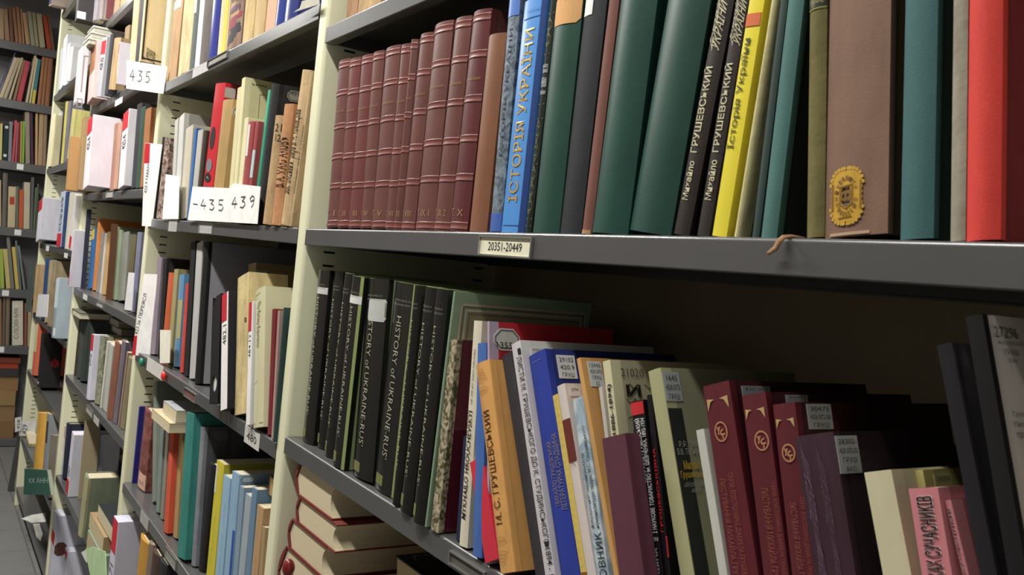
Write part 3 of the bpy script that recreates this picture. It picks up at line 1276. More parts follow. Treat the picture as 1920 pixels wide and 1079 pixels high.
def emblem(b):
    """gilt stamp: scalloped frame, ring of letters, shield with open book"""
    (u0, v1), (u1, v0) = b.pu(1556, 318), b.pu(1622, 420)
    cu_, cv, ru, rv = (u0 + u1) / 2, (v0 + v1) / 2, (u1 - u0) / 2, (v1 - v0) / 2
    n = 96
    bm = bmesh.new()
    def P(a, k):
        q = (abs(math.cos(a)) ** 3 + abs(math.sin(a)) ** 3) ** (-1 / 3)
        s = k * q
        return cu_ + ru * s * math.cos(a), cv + rv * s * math.sin(a)
    outer, inner = [], []
    for i in range(n):
        a = 2 * math.pi * i / n
        corner = abs(math.sin(2 * a)) ** 2
        outer.append(P(a, .84 + .05 * abs(math.sin(a * 16)) + .05 * corner))
        inner.append((cu_ + ru * .30 * math.cos(a), cv + rv * .36 * math.sin(a)))
    vo = [bm.verts.new(b.spine(u, v, .0005)) for u, v in outer]
    vi = [bm.verts.new(b.spine(u, v, .0005)) for u, v in inner]
    for i in range(n):
        j = (i + 1) % n
        bm.faces.new((vo[i], vo[j], vi[j], vi[i]))
    # leaf sprays at the corners
    for a in [math.pi * k / 4 + math.pi / 8 * s for k in (1, 3, 5, 7) for s in (-.9, -.45, 0, .45, .9)] + [math.pi / 2 + .12 * s for s in (-2, -1, 1, 2)] + [-math.pi / 2 + .12 * s for s in (-2, -1, 1, 2)]:
        u, v = P(a, .93)
        ring = [bm.verts.new(b.spine(u + .0013 * math.cos(t), v + .0013 * math.sin(t), .0007)) for t in [k * math.pi / 4 for k in range(8)]]
        bm.faces.new(ring)
    o = mesh_obj('gilt_stamp', bm, M('d6ab44', 'gold'), b.root)
    dk = M('6e4a34', 'ink')
    fm = lambda u, v: b.spine(u, v, .0009)
    word = 'UNIVERSITY OF'
    for k, ch in enumerate(word):
        if ch == ' ':
            continue
        an = math.radians(205 - k * 20)
        cx, cy = cu_ + ru * .56 * math.cos(an), cv + rv * .60 * math.sin(an)
        vs, fs = glyphs(ch, .02)
        t = an - math.pi / 2
        me = bpy.data.meshes.new('stamp_letter')
        me.from_pydata([fm(cx + (math.cos(t) * (x - .5) * .85 - math.sin(t) * (y - .5)) * ru * .2, cy + (math.sin(t) * (x - .5) * .85 + math.cos(t) * (y - .5)) * ru * .2) for x, y in vs], [], fs)
        me.materials.append(dk)
        link(bpy.data.objects.new('stamp_letter', me), o)
    L_ = []
    for k in range(7):                                     # worn letters of the lower arc
        an = math.radians(222 + k * 16)
        L_.append([(cu_ + ru * .5 * math.cos(an), cv + rv * .54 * math.sin(an)), (cu_ + ru * .64 * math.cos(an + .06), cv + rv * .68 * math.sin(an + .06))])
    S = [(cu_ - ru * .34, cv + rv * .3), (cu_ + ru * .34, cv + rv * .36), (cu_ + ru * .34, cv - rv * .25), (cu_, cv - rv * .42), (cu_ - ru * .34, cv - rv * .28), (cu_ - ru * .34, cv + rv * .3)]
    L_ += [S, [(cu_ - ru * .24, cv + rv * .12), (cu_ + ru * .24, cv + rv * .16), (cu_ + ru * .24, cv - rv * .1), (cu_ - ru * .24, cv - rv * .12), (cu_ - ru * .24, cv + rv * .12)],
           [(cu_, cv + rv * .13), (cu_, cv - rv * .1)]]
    L_ += [[(cu_ - ru * .8, cv + rv * .45), (cu_ - ru * .8, cv - rv * .45)], [(cu_ + ru * .8, cv + rv * .45), (cu_ + ru * .8, cv - rv * .45)],
           [(cu_ - ru * .4, cv - rv * .74), (cu_ + ru * .3, cv - rv * .70)]]
    strokes('stamp_lines', fm, L_, .0011, M('8a6420', 'ink'), o)


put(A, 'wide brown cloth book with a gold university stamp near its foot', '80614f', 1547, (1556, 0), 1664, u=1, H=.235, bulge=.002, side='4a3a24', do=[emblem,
    lambda b: b.band(.004, .012, 'b89a80', .1, .75, 'paper', 'frayed_foot')])
put(A, 'large teal cloth book between the stamped brown book and the grey one', '386465', 1688, (1698, 0), 1750, u=1, H=.225, bulge=.003, side='1c302e', mat='cloth')  # side tone darkened to carry the shade on the cover
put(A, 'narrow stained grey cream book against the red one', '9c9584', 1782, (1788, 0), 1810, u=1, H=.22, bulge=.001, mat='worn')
put(A, 'bright red cloth book, rightmost in the photo', 'd8382e', 1812, (1818, 0), 1876, u=1, H=.23, bulge=.004, side='7c1f26', mat='cloth')  # shade on the right cover is put into the dark side colour
build_shelf(A)

# ================================================================ nearest bay, lower shelf
B_ = Shelf("nearest bay's lower shelf", F0, -1.272, -.8, -.277, -.2795, .01)
B_.loose = True


def hist(sticker=None, frame=True, green=False):
    def f(b):
        b.write("HISTORY of UKRAINE-RUS’", .46, .5, .21, .68, -90, 'a9a791', -.008)
        b.write('MYKHAILO', .5, .915, .7, .010, 0, '77776e')
        b.write('HRUSHEVSKY', .5, .895, .8, .010, 0, '77776e')
        if frame:
            b.spine_lines([[(.42, .115), (.88, .115), (.88, .84), (.6, .84)]], .0009, '7c2e30')
        b.band(.028, .075, '6f7340', .12, .48, name='spine_emblem')
        if green:
            b.band(.0, .999, '8fa060', .86, .995, 'gloss', 'green_edge')
        b.spine_lines([[(.2, .04), (.4, .065)], [(.4, .04), (.2, .065)]], .0007, '2c2e18')
        if sticker:
            sticker(b)
    return f


HV = [((567, 826), (597.8, 506.7), (593.5, 834), [SP((597, 538), (617, 554), 'c9c8c4', name='white_sticker')], 1),
      ((595, 838), (629, 509), (610, 846.5), [], 0), ((609, 853.5), (647.7, 512.5), (624, 861.8), [], 0),
      ((624, 871.5), (661.5, 518), (664, 880), [SP((654, 552), (675, 572), 'd8d8d6', name='white_sticker')], 1),
      ((661, 889.5), (691, 524), (698.8, 904.7), [SP((694, 560), (719, 605), 'b9bcb8', cut=.0035, name='octagonal_label'), SP((720, 568), (729, 597), '7a7c78', name='tape_end')], 0),
      ((701.5, 913), (742.4, 529), (744, 931), [], 0), ((737.6, 943.5), (780, 535.6), (750, 948), [], 0),
      ((750.6, 955), (799, 538), (771, 971), [], 0), ((774.4, 974), (820, 542), (797, 986.5), [], 1)]
HW = ['first', 'second', 'third', 'fourth', 'fifth', 'sixth', 'seventh', 'eighth', 'ninth']
HX = {0: ' with small white sticker at its head', 3: ' with white sticker and red rule', 4: ' with octagonal label and crinkled film', 8: ' touching the pale green book'}
for i, (l, t, r, dec, fr) in enumerate(HV):
    put(B_, '%s of nine black HISTORY of UKRAINE-RUS volumes%s' % (HW[i], HX.get(i, ', counted from the cream upright')), '1d1d1b', l, t, r, u=1, fz=1, mat='film', bulge=.0045, side='8fa070', side_mat='gloss',
        group='black volumes of a history of Ukraine', do=[hist(None, fr, i in (3, 5))] + dec, D=.16, pages='c9c2a8')


def framed(b):
    (y0, v1), (y1, _) = b.ps(866, 571), b.ps(1097, 596)
    def rect(g):
        return [(y0 + g, v1 - .1), (y0 + g, v1 - g), (y1 - g, v1 - g), (y1 - g, v1 - .1), (y0 + g, v1 - .1)]
    patch('cover_panel', b.side, y0 + .009, y1 - .009, v1 - .14, v1 - .009, M('9a9578', 'paper'), b.root, 1, 0, .0001)
    b.side_lines([rect(0), rect(.006)], .0022, 'c9b4a4', 'cover_border')
    b.side_lines([rect(.0028), rect(.010)], .0008, '7a4a3c', 'cover_border_line', .0006)


put(B_, 'tall pale green book with a framed cover beside the black volumes', '8fa98a', (797, 987), (850.8, 548.3), (808, 988), u=1, fz=1, bulge=.001, mat='gloss', do=[framed], D=.185)
put(B_, 'half maroon book with a marbled spine in clear plastic', marble_mat('4c4a30', 'b8ab90', 110), (808, 992), (843, 636), (822, 994), u=1, fz=1, ys=.0, bulge=.0005, side='541c28', side_mat='film', D=.12)
put(B_, 'short thin navy pamphlet before the cream French book', '23294a', (855, 1011.5), (869, 820), (861, 1012), u=1, fz=1, kind='paper', D=.13)
put(B_, 'cream book with black French capitals, SA VIE ET SON OEUVRE, up its spine', 'd6cfb8', (861.5, 1021), (889, 603), (884, 1025), u=1, fz=1, kind='paper', bulge=.001, pages='e0dac4',
    do=[TX('MYKHAILO HROUCHEVSKYI', (879, 770), (874, 975), 90, '22221f', .008), TX('SA VIE ET SON OEUVRE', (890, 655), (886, 758), 90, '22221f', .003)])
put(B_, 'plain mid blue book beside the cream French one', '3f68b0', (887, 1041), (896, 646), (905, 1043), u=1, fz=1, bulge=.001, mat='cloth')
put(B_, 'tall red book with octagonal sticker numbered 13559', 'b3a0b8', (913, 1046), (914, 605), (918, 1046), u=1, ys=-.001, bulge=.0003, side='b51a30', side_mat='cloth', D=.16,
    do=[ST((925, 615), (974, 659), ['', '13559'], cut=.008, col='c8c8c4', ring=True)])
put(B_, 'small plain red book slanting in front of the blue one', 'd2263e', (912, 1073), (881, 870), (938, 1072), u=1, ys=-.002, kind='paper', bulge=.0003, mat='paper', side='b01c34', D=.11)


def gold_orn(b):
    T, H = b.T, b.H
    lines = [[(.16, .10), (.16, .86)], [(.86, .10), (.86, .86)]]
    def leafy(vc, s):
        out = []
        for k in range(4):
            for sg in (-1, 1):
                out.append([(.5 + sg * .34 * math.sin(t / 10 * math.pi) * (1 - k * .15), vc + s * (k * .016 + .02 * t / 10)) for t in range(11)])
        out.append([(.5, vc - s * .01), (.5, vc + s * .095)])
        return out
    b.spine_lines(lines, .0010, '8a5218')
    b.spine_lines(leafy(.90, 1) + leafy(.875, -1)[:4] + leafy(.10, -1) + leafy(.125, 1)[:4], .0011, '7a3c14', 'spine_flourish')


put(B_, 'gold yellow book with brown flourishes at its spine head and foot', 'd9a056', (938.6, 1075), (893, 689), (981, 1074), u=1, fz=1, bulge=.004, mat='leather', side='bd8a48', pages='cbbd98',
    do=[gold_orn, TX('М. С. ГРУШЕВСЬКИЙ', (909, 772), (935, 985), 90, '5a3010', .006)])
put(B_, 'dark charcoal book squeezed between the gold and white spines', '3c3a40', (1003.6, 1079), (941, 671), (1024, 1079), u=1, ys=.012, bulge=.0005)
put(B_, 'white book with black title running down its slanted spine', 'cfcbd0', (1022, 1079), (959, 649), (1041, 1079), u=1, ys=.008, kind='paper', bulge=.0004, mat='gloss', side='c4c4c2', D=.172,
    do=[TX('ЛИСТИ М. ГРУШЕВСЬКОГО ДО К. СТУДИНСЬКОГО', (968, 672), (1031, 1020), -90, '29292c', .006), TX('1894 - 19', (1023, 1030), (1042, 1090), -90, '29292c', .003),
        TX('■', (971, 655), (978, 663), 0, '202024'), TX('■', (1022, 1017), (1030, 1025), 0, '202024'), ST((994, 652), (1022, 668), ['420.9'], col='c2c4c4')])
put(B_, 'deep blue book with a long sticker numbered 29102', '23389a', (1051.7, 1079), (991.6, 671.6), (1089, 1079), u=1, ys=.012, bulge=.0015, mat='cloth', side='182468', D=.165,
    do=[TX('МИХАЙЛО ГРУШЕВСЬКИЙ', (1024, 832), (1052, 948), 90, '8a7a70'), TX('ЛІТЕРАТУРНА СПАДЩИНА', (1034, 815), (1066, 955), 90, '8a7a70'),
        lambda b: b.spine_lines([[(.18, .965), (.72, .965)], [(.30, .985), (.26, .88)]], .0016, '8a8c98'), ST((1042, 666), (1083, 711), ['29102', '420.9', 'ГРУШ'])])


def script(b):
    L_ = []
    for k in range(26):
        v = .97 - k * .036
        pts = []
        for s in range(9):
            pts.append((.12 + .1 * s, v + .006 * math.sin(s * 2.1 + k) + .004 * random.random()))
        L_.append(pts)
    b.spine_lines(L_, .0007, '4a4020', 'handwriting')
    b.band(.1, .19, '8a5a24', 0, 1, 'worn', 'spine_ornament')


put(B_, 'thin yellow book printed with dark handwriting', 'd6bc5a', (1089, 1079), (1036, 745), (1100, 1079), u=1, ys=.012, kind='paper', bulge=.0003, do=[script])
put(B_, 'white and brown book with a starburst and sticker 2794', 'd8ccc6', (1101, 1079), (1044.5, 727.5), (1119, 1079), u=1, ys=.012, kind='paper', bulge=.0008, mat='gloss', side='c8beb8',
    do=[SP((1054, 790), (1085, 861), '6e2c22', name='brown_band', full=True),
        lambda b: b.spine_lines([[(.5, .655), (.5 + .42 * math.cos(k * math.pi / 5), .655 + .035 * math.sin(k * math.pi / 5))] for k in range(10)], .0022, '6e2c22', 'starburst'),
        ST((1066, 726), (1089, 744), ['2794'], col='d4d0cc')])
put(B_, 'mottled pale blue dictionary with black lettering', marble_mat('93a9b6', 'cdd8de', 38), (1120, 1079), (1073.4, 752), (1150, 1079), u=1, ys=.012, kind='paper', bulge=.0008, side='b4623c', D=.14,
    do=[TX('філологічної термінології та', (1089, 852), (1117, 990), 90, '22262a', .003), TX('номенклатура творів М.С. Грушевського', (1091, 800), (1126, 990), 90, '22262a', .003),
        TX('СЛОВНИК', (1115, 1000), (1145, 1120), 90, '22262a', .002)])
put(B_, 'orange book with torn sticker numbered 12945', 'cf9d5a', (1150.5, 1079), (1081, 676), (1161, 1079), u=1, ys=.012, kind='paper', mat='leather', bulge=.0004, side='bb8b4c', D=.15,
    do=[ST((1100, 678), (1134, 726), ['12945', '420.072', 'ГРУШ', 'С'], col='c4c8c8')])
put(B_, 'thin light grey book left of the 1886-1894 volume', 'c4bcb4', (1166, 1079), (1122.5, 729), (1174, 1079), u=1, ys=.012, kind='paper', D=.1)


def curly(b):
    L_ = []
    for k in range(9):
        for j in range(5):
            y, v = .012 + .022 * j + .004 * random.random(), b.H * (.90 - k * .055)
            L_.append([(y + s * .003, v + .0022 * math.sin(s * 1.9 + k * 2 + j)) for s in range(5)])
    b.side_lines(L_, .0008, '3a362c', 'handwriting')


put(B_, 'cream book marked 1886-1894 with handwriting on its cover', 'cfc9a4', (1175, 1079), (1130, 681), (1190, 1079), u=1, ys=.012, kind='paper', bulge=.0005, side='a8a284', D=.175,
    do=[TX('(1886-1894)', (1139, 722), (1160, 824), 90, '1c1c18', .015), curly, CT('21020', (1162, 691), (1206, 708), '55524a'), CT('И', (1172, 722), (1202, 745), '161614', .03)])
put(B_, 'plain plum coloured book with a broad flat spine', '5f3242', (1161, 1079), (1128.7, 825.6), (1207, 1079), u=1, ys=-.005, kind='hard', mat='paper', bulge=.0008, front=1, D=.0145)
put(B_, 'black book with a red band across the spine head', '1a181b', (1219, 1079), (1182.6, 757), (1246, 1079), u=1, ys=.012, kind='paper', mat='gloss', bulge=.0008, D=.15,
    do=[SP((1184, 757), (1211, 775), 'c8202a', name='red_band', full=True), TX('МИХАЙЛО ГРУШЕВСЬКИЙ', (1190, 787), (1214, 905), 90, 'd8d8d8', .01),
        TX('І НАУКОВЕ ТОВАРИСТВО ім. ШЕВЧЕНКА. 1892-1934', (1201, 785), (1235, 1000), 90, 'cfcfcf', .006), TX('Любомир Винар', (1210, 922), (1223, 1000), 90, '8a2a30'),
        TX('ТОМ 8', (1222, 1008), (1240, 1015), 0, 'cfcfcf'), lambda b: b.spine_lines([[(.05, .258), (.95, .262)]], .001, 'd8d8d8', 'spine_rule'), TX('ГРУШЕВСЬКІЯНА', (1228, 1028), (1250, 1180), 90, 'c8c8c8', .003)])
put(B_, 'black book with red lettering beside the banded black one', '171518', (1247, 1079), (1212.5, 744), (1274, 1079), u=1, ys=.012, kind='paper', mat='gloss', bulge=.0005, D=.15,
    do=[TX('ГРУШЕВСЬКІЯНА', (1234, 840), (1266, 998), 90, 'c41f2c', .01), SP((1250, 1006), (1266, 1046), 'd02028', name='red_block')])
put(B_, 'pale olive book with a black lower cover, left of the maroon trio', 'a9a87c', (1275.5, 1079), (1215.4, 699.6), (1301, 1079), u=1, ys=.012, kind='paper', bulge=.0008, side='86866a', D=.16,
    do=[CP((1252, 766), (1330, 1079), '262826', 'plain', 'black_cover_panel'), ST((1235, 698), (1280, 753), ['1645', '420.072', 'ГРУШ'], col='9ea2a2'),
        CT('Р.Я. ПИРІГ', (1271, 828), (1318, 838), '9a9a96'), CT('В.В. ТЕЛЬВАК', (1268, 842), (1318, 852), '9a9a96'), CT('Михайло', (1279, 864), (1318, 880), 'b89a30', .01),
        CT('Грушевський', (1274, 884), (1324, 898), 'b89a30', .01), CT('біографічний', (1282, 904), (1324, 914), '8a8a88', 0, 0, 'cover_subtitle', .2), CT('нарис', (1295, 916), (1316, 926), '8a8a88', 0, 0, 'cover_subtitle', .2)])
put(B_, 'slim white book at the left side of the maroon trio', 'c6c5bb', (1348, 1079), (1305, 810), (1368, 1079), u=1, ys=.01, kind='paper', bulge=.0004, mat='paper', D=.1)


def crest(x, y, w_):
    def f(b):
        (u0, v1), (u1, v0) = b.pu(x - w_, y - w_ * 1.15), b.pu(x + w_, y + w_ * 1.15)
        cu_, cv, r, s = (u0 + u1) / 2, (v0 + v1) / 2, (u1 - u0) / 2, (v1 - v0) / 2
        q = lambda p, t: (cu_ + r * p, cv + s * t)
        L_ = [[q(math.cos(t / 24 * 2 * math.pi), math.sin(t / 24 * 2 * math.pi)) for t in range(25)], [q(-.55, .5), q(-.35, .1), q(-.15, .5)], [q(-.35, .1), q(-.45, -.25)],
              [q(.35, .2), q(.0, .05), q(-.1, -.2), q(.25, -.3)], [q(0, -.35), q(.6, -.28)], [q(.3, -.3), q(.25, -.75)]]
        strokes('spine_crest', lambda u, v: b.spine(u, v, .0005), L_, .0011, M('b57f5c', 'ink'), b.root)
        for sg in (-1, 1):
            bm = bmesh.new()
            uc = b.T * (.5 + sg * .40)
            v = b.H * .955
            k = b.T * .3
            vs = [b.spine(uc, v, .0004), b.spine(uc - sg * k, v - .001, .0004), b.spine(uc - sg * k * .5, v - k * .3, .0004), b.spine(uc - sg * k * .12, v - k * .95, .0004), b.spine(uc, v - k * 1.15, .0004)]
            bm.faces.new([bm.verts.new(p) for p in vs])
            mesh_obj('corner_ornament', bm, M('b59a68', 'ink'), b.root)
    return f


def maroon_text(a, c):
    def f(b):
        TX('ЛИСТУВАННЯ МИХАЙЛА ГРУШЕВСЬКОГО', a, c, -90, '8a4a3e', .0)(b)
        (u0, v1), (u1, v0) = b.pu(*a), b.pu(*c)
        k = (u1 - u0) * .75
        lettering('series_title', 'СЕРІЯ: ЕПІСТОЛЯРНІ ДЖЕРЕЛА ГРУШЕВСЬКОЗНАВСТВА', lambda u, v: b.spine(u, v, .0005), min(u0 + k + .003, b.T - .004), min(u1 + k + .001, b.T - .001), v0, v1 + .003, -90, M('8a4a3e', 'ink'), b.root)
    return f


MG = 'three matching maroon volumes with crests'
put(B_, 'left of three maroon volumes with round crest, highest of them', '5e1d27', (1369, 1079), (1318, 728), (1428, 1079), u=1, ys=.01, bulge=.001, mat='leather', side='351018', group=MG, D=.16,
    do=[crest(1353.5, 810, 13.5), maroon_text((1350, 898), (1403, 1160)), ST((1389, 724), (1445, 744), ['420.072'], col='86868a')])
put(B_, 'middle of three maroon volumes with round crest on the spine', '5e1d27', (1432, 1079), (1391, 745), (1486, 1079), u=1, ys=.01, bulge=.001, mat='leather', side='351018', group=MG, D=.17,
    do=[crest(1429.5, 827, 14), maroon_text((1428, 915), (1476, 1160)), ST((1472, 741), (1515, 758), ['30475'], col='86868a')])
put(B_, 'right of three maroon volumes with round crest, sticker 30475', '5e1d27', (1485, 1079), (1449, 762), (1528, 1079), u=1, ys=.01, bulge=.001, mat='leather', side='351018', group=MG, D=.18,
    do=[crest(1480, 850, 13), maroon_text((1482, 942), (1523, 1160)), ST((1511, 758), (1562, 805), ['30475', '420.072.00', 'ГРУШ'], col='8f9192')])
put(B_, 'dark plum book with slanting italic title and sticker 28302', '3c2430', (1528, 1079), (1490, 822), (1604, 1079), u=1, ys=.004, bulge=.001, mat='leather', side='24161d', D=.13,
    do=[TX('Катерини ГРУШЕВСЬКИХ', (1504, 860), (1557, 1100), 90, '70566a', .0, slant=.25), TX('Катерини ГРУШЕВСЬКИХ', (1535, 866), (1588, 1110), 90, '5e4a56', .0, slant=.25),
        ST((1561, 818), (1616, 887), ['28302-', '420.072.02', 'ГРУШ', 'АКС'], col='a0a2a2')])
put(B_, 'dark grey book standing behind the cream and yellow ones', '5c5c5a', (1672, 1079), (1622, 849), (1720, 1079), u=1, ys=.07, kind='paper', side='3a3a3a', D=.1, front=1, do=[ST((1689, 845), (1738, 884), ['26400', '420'], col='5e5e5e')])
put(B_, 'plain cream book right of the dark plum book', 'cdc7a4', (1655, 1079), (1620, 889.5), (1708, 1079), u=1, ys=.006, kind='paper', bulge=.0005, side='c0ba98', D=.06)
put(B_, 'yellow green book behind the pink pair', 'b0a862', (1709, 1079), (1675, 889.5), (1766, 1079), u=1, ys=.03, kind='paper', bulge=.0005, side='8c8650', D=.12, front=1, do=[ST((1749, 890), (1786, 918), ['24303'], col='98945c')])
PG = 'two pink volumes with black title'
put(B_, 'left one of two pink books with bold black lettering', 'd07f86', (1728, 1079), (1703, 920), (1802, 1079), u=1, ys=-.004, kind='paper', bulge=.0004, side='a86068', D=.028, group=PG,
    do=[TX('В ОЦІНКАХ СУЧАСНИКІВ', (1717, 930), (1790, 1150), 90, 'e8d8d4', .03, name='title_outline', e=.0002), TX('В ОЦІНКАХ СУЧАСНИКІВ', (1718, 931), (1789, 1149), 90, '18181a', .008)])
put(B_, 'right pink book, partly hidden by the black binder', 'd07f86', (1804, 1079), (1771, 942), (1836, 1079), u=1, ys=.0, kind='paper', bulge=.0004, side='a86068', D=.05, group=PG,
    do=[TX('В ОЦІНКАХ СУЧАСНИКІВ', (1800, 950), (1820, 1190), 90, 'e8d8d4', .03, name='title_outline', e=.0002), TX('В ОЦІНКАХ СУЧАСНИКІВ', (1800.5, 951), (1819.5, 1189), 90, '18181a', .008)])
put(B_, 'slanting black book at far right, left one of the dark pair', '232228', (1838, 1079), (1756, 651), (1880, 1079), u=1, ys=-.004, bulge=.0005, mat='gloss', D=.12)
put(B_, 'slanting dark book with grey printed cover and number 27296', '1d1c1f', (1890, 1079), (1810, 598), (1924, 1079), u=1, ys=-.004, bulge=.0005, mat='gloss', side='a8a09c', side_mat='paper', D=.13,
    do=[CT('27296', (1860, 612), (1908, 637), '4a4644'), CT('420.072.02', (1868, 640), (1920, 650), '5c5654'), CT('ГРУШ', (1880, 656), (1908, 668), '5c5654'), CT('Єли', (1888, 672), (1905, 682), '5c5654'),
        CT('Грушевський', (1896, 772), (1960, 784), '3c3836'), CT('Петро', (1899, 792), (1930, 804), '3c3836'), CT('присвята', (1904, 812), (1950, 824), '3c3836')])
build_shelf(B_)

# ================================================================ nearest bay: parcels on top, stack below
A3 = Shelf("nearest bay's top shelf", F0, -1.287, -.2, .341, .341, .02)
put(A3, 'brown paper parcel at the upright, with dark cords', 'a67f5c', 648, (652, 2), 668, u=1, kind='paper', mat='worn', H=.16, name='parcel', cat='parcel', D=.2,
    do=[lambda b: b.spine_lines([[(.75, 0), (.75, 1)], [(.9, 0), (.9, 1)]], .0016, '4a3424', 'cord')])
put(A3, 'pale tan parcel right of the brown one, cut by the photo top', 'b4946a', 669, (673, 2), 712, u=1, kind='paper', mat='worn', H=.15, name='parcel', cat='parcel', D=.2)
build_shelf(A3)

z0 = -.6195
SW = [('lowest red covered book of the stack, under the photo edge', -1.262, -1.11, .045), ('fourth stacked red covered book from the top, beside the red knob', -1.270, -1.108, .0475), ('third of the stacked red covered books, from the top', -1.258, -1.112, .043),
      ('second of the stacked red covered books, from the top', -1.237, -1.083, .0365), ('topmost of the stacked red covered books under the shelf', -1.249, -1.103, .0345)]
ths = [.0965, .044, .043, .0375, .036]
zz = -.62 + .0005
for (desc, xa, xb, th_), t_ in zip(SW, (.096, .0895, .0435, .0375, .0462)):
    flat_book(desc, '702620', xa + .012, xb, .006, .2, zz, t_, spine='left', group='stack of red covered books', mat='cloth', pages='dccfae', fore=.012)
    zz += t_ + .0006
p = F0.on_v(541, 1066, -.03)
r = empty('bookmark_knob', Matrix.Translation(p), 'small dark red plastic knob beside the lowest visible stacked book', 'knob')
bm = bmesh.new()
bmesh.ops.create_uvsphere(bm, u_segments=14, v_segments=10, radius=.0085, matrix=Matrix.Scale(1.5, 4, (0, 0, 1)))
mesh_obj('grip', bm, M('7c1c20', 'gloss'), r, smooth=60)
bm = bmesh.new()
bmesh.ops.create_cone(bm, cap_ends=True, segments=12, radius1=.005, radius2=.005, depth=.05, matrix=Matrix.Translation((-.004, .004, -.03)))
mesh_obj('stem', bm, M('8c2026', 'gloss'), r, smooth=60)
# books lying flat further right on the bottom shelf
zz = -.62 + .0005
for desc, col, xa, xb, ya, t_ in (('thick lower book of the flat pair with a black top', '6a5a3c', -1.0, -.80, .05, .10), ('middle book of the flat black topped pile', '7a6a48', -.985, -.80, .05, .09),
                                  ('black book lying flat on the right pile, with silver lettering', '141416', -.978, -.80, .04, .068)):
    rt = flat_book(desc, col, xa, xb, ya, .17, zz, t_, spine='right', group='flat pile on the bottom shelf', mat='gloss' if col == '141416' else 'cloth', pages='cdb98c')
    zz += t_ + .0006
    if col == '141416':
        b = Book(rt, .178, .17, .1, 0)
        strokes('cover_ornament', lambda u, v: (u, v, t_ + .0005), [[(.01, .02), (.012, .16)], [(.012, .16), (.17, .16)], [(.022 + .012 * math.cos(k * .5), .03 + .014 * math.sin(k * .5)) for k in range(2, 11)]], .0013, M('b8b8b4', 'ink'), rt)
# curled scrap of binding hanging over the middle shelf edge
pts = [(1510, 445), (1484, 440), (1466, 441), (1456, 450), (1450, 462), (1438, 473)]
lo = [(1510, 449), (1487, 444), (1472, 446), (1463, 455), (1456, 468), (1441, 476)]
c0 = F0.on_v(1470, 448, -.002)
r = empty('leather_scrap', Matrix.Translation(c0), 'torn tan leather scrap hanging over the shelf edge before the black gap', 'scrap')
bm = bmesh.new()
ofs = [.012, .004, -.004, -.008, -.006, -.012]
P = [F0.on_v(*q, o_) - c0 for q, o_ in zip(pts, ofs)]
Q = [F0.on_v(*q, o_ - .001) - c0 for q, o_ in zip(lo, ofs)]
va = [bm.verts.new(p) for p in P]
vb = [bm.verts.new(p) for p in Q]
for i in range(len(va) - 1):
    bm.faces.new((va[i], va[i + 1], vb[i + 1], vb[i]))
o = mesh_obj('strip', bm, M('8c6a48', 'worn'), r, smooth=60)
sm = o.modifiers.new('thickness', 'SOLIDIFY')
sm.thickness = .0012

# ================================================================ second bay
G1 = Shelf("second bay's top shelf", F0, -2.42, -1.335, .393, .384, .012, .05)
for desc, col, l, t, r, o in [
    ('tan paperback with brown head label', 'b08d66', 313, 324.5, 332, dict(do=[lambda b: b.band(.86, .93, '7c4e34', name='head_label'), lambda b: b.band(.74, .83, 'dcd8cc', .2, .9, name='white_sticker')])),
    ('cream book with rough page edges', 'cdb48a', 333, 341, 354, dict(mat='worn')),
    ('dark grey green book with white sticker', '5c6660', 356, 363, 363, dict(do=[lambda b: b.band(.55, .68, 'c8ccc8', .1, .8, name='white_sticker')])),
    ('pale grey book with white spine', 'cfcfcd', 364, 373, 373, dict(kind='paper')),
    ('dark grey brown book', '5f5854', 374, 383, 389, {}),
    ('plain ultramarine book', '2c3690', 390, 400, 405, dict(mat='gloss')),
    ('cream book with a yellow edge', 'd3bf92', 407, 416, 424, dict(do=[lambda b: b.band(0, 1, 'e2c84a', .72, .92, name='yellow_edge')])),
    ('tan book', 'c9ae7c', 454, 461, 473, dict(mat='worn')),
    ('tan book with oval sticker', 'c2a672', 475, 482, 494, dict(do=[lambda b: b.band(.84, .95, '8e8a7c', .5, .95, cut=.004, name='oval_sticker')])),
    ('peach pink book', 'd9a888', 496, 503, 514, dict(kind='paper')),
    ('blue book with pale lines', '2a3f94', 516, 523, 531, dict(mat='gloss', do=[lambda b: b.spine_lines([[(.35, 0), (.35, 1)]], .0012, '7f95cc')])),
    ('wide navy book', '26347e', 532, 538, 556, dict(mat='gloss'))]:
    if desc == 'tan book':
        def flowers(b):
            b.band(.0, .999, '8c7260', .02, .98, 'worn', 'photo_panel')
            for k in range(26):
                v = .05 + .03 * k
                u = .3 + .4 * random.random()
                c_ = ('2a2630', '8c2c40', '6c4a70', 'b08c5c', '4c3040')[0 if v < .16 else (1 if v < .24 else 2 + k % 3)]
                b.band(v, v + .05, c_, max(.03, u - .28), min(.97, u + .28), 'ink', 'printed_flower', .003, .0005 + k * .00002)
        put(G1, 'book with printed dark pansies on its spine', '6a5a54', 426, (433, 0), 452, H=.25, do=[flowers])
    put(G1, desc, col, l, (t, 0), r, H=o.pop('H', .245), **o)
build_shelf(G1)
card('loose_papers', [F0.on_v(x, y, -.012) for x, y in ((550, 23), (562, 15), (566, 2), (598, -6), (598, 8))], 'grey loose papers hanging over the second bay top shelf, beside the upright', 'papers', 'b9b6a6')

G2 = Shelf("second bay's upper shelf", F0, -2.42, -1.335, .048, .039, .012)


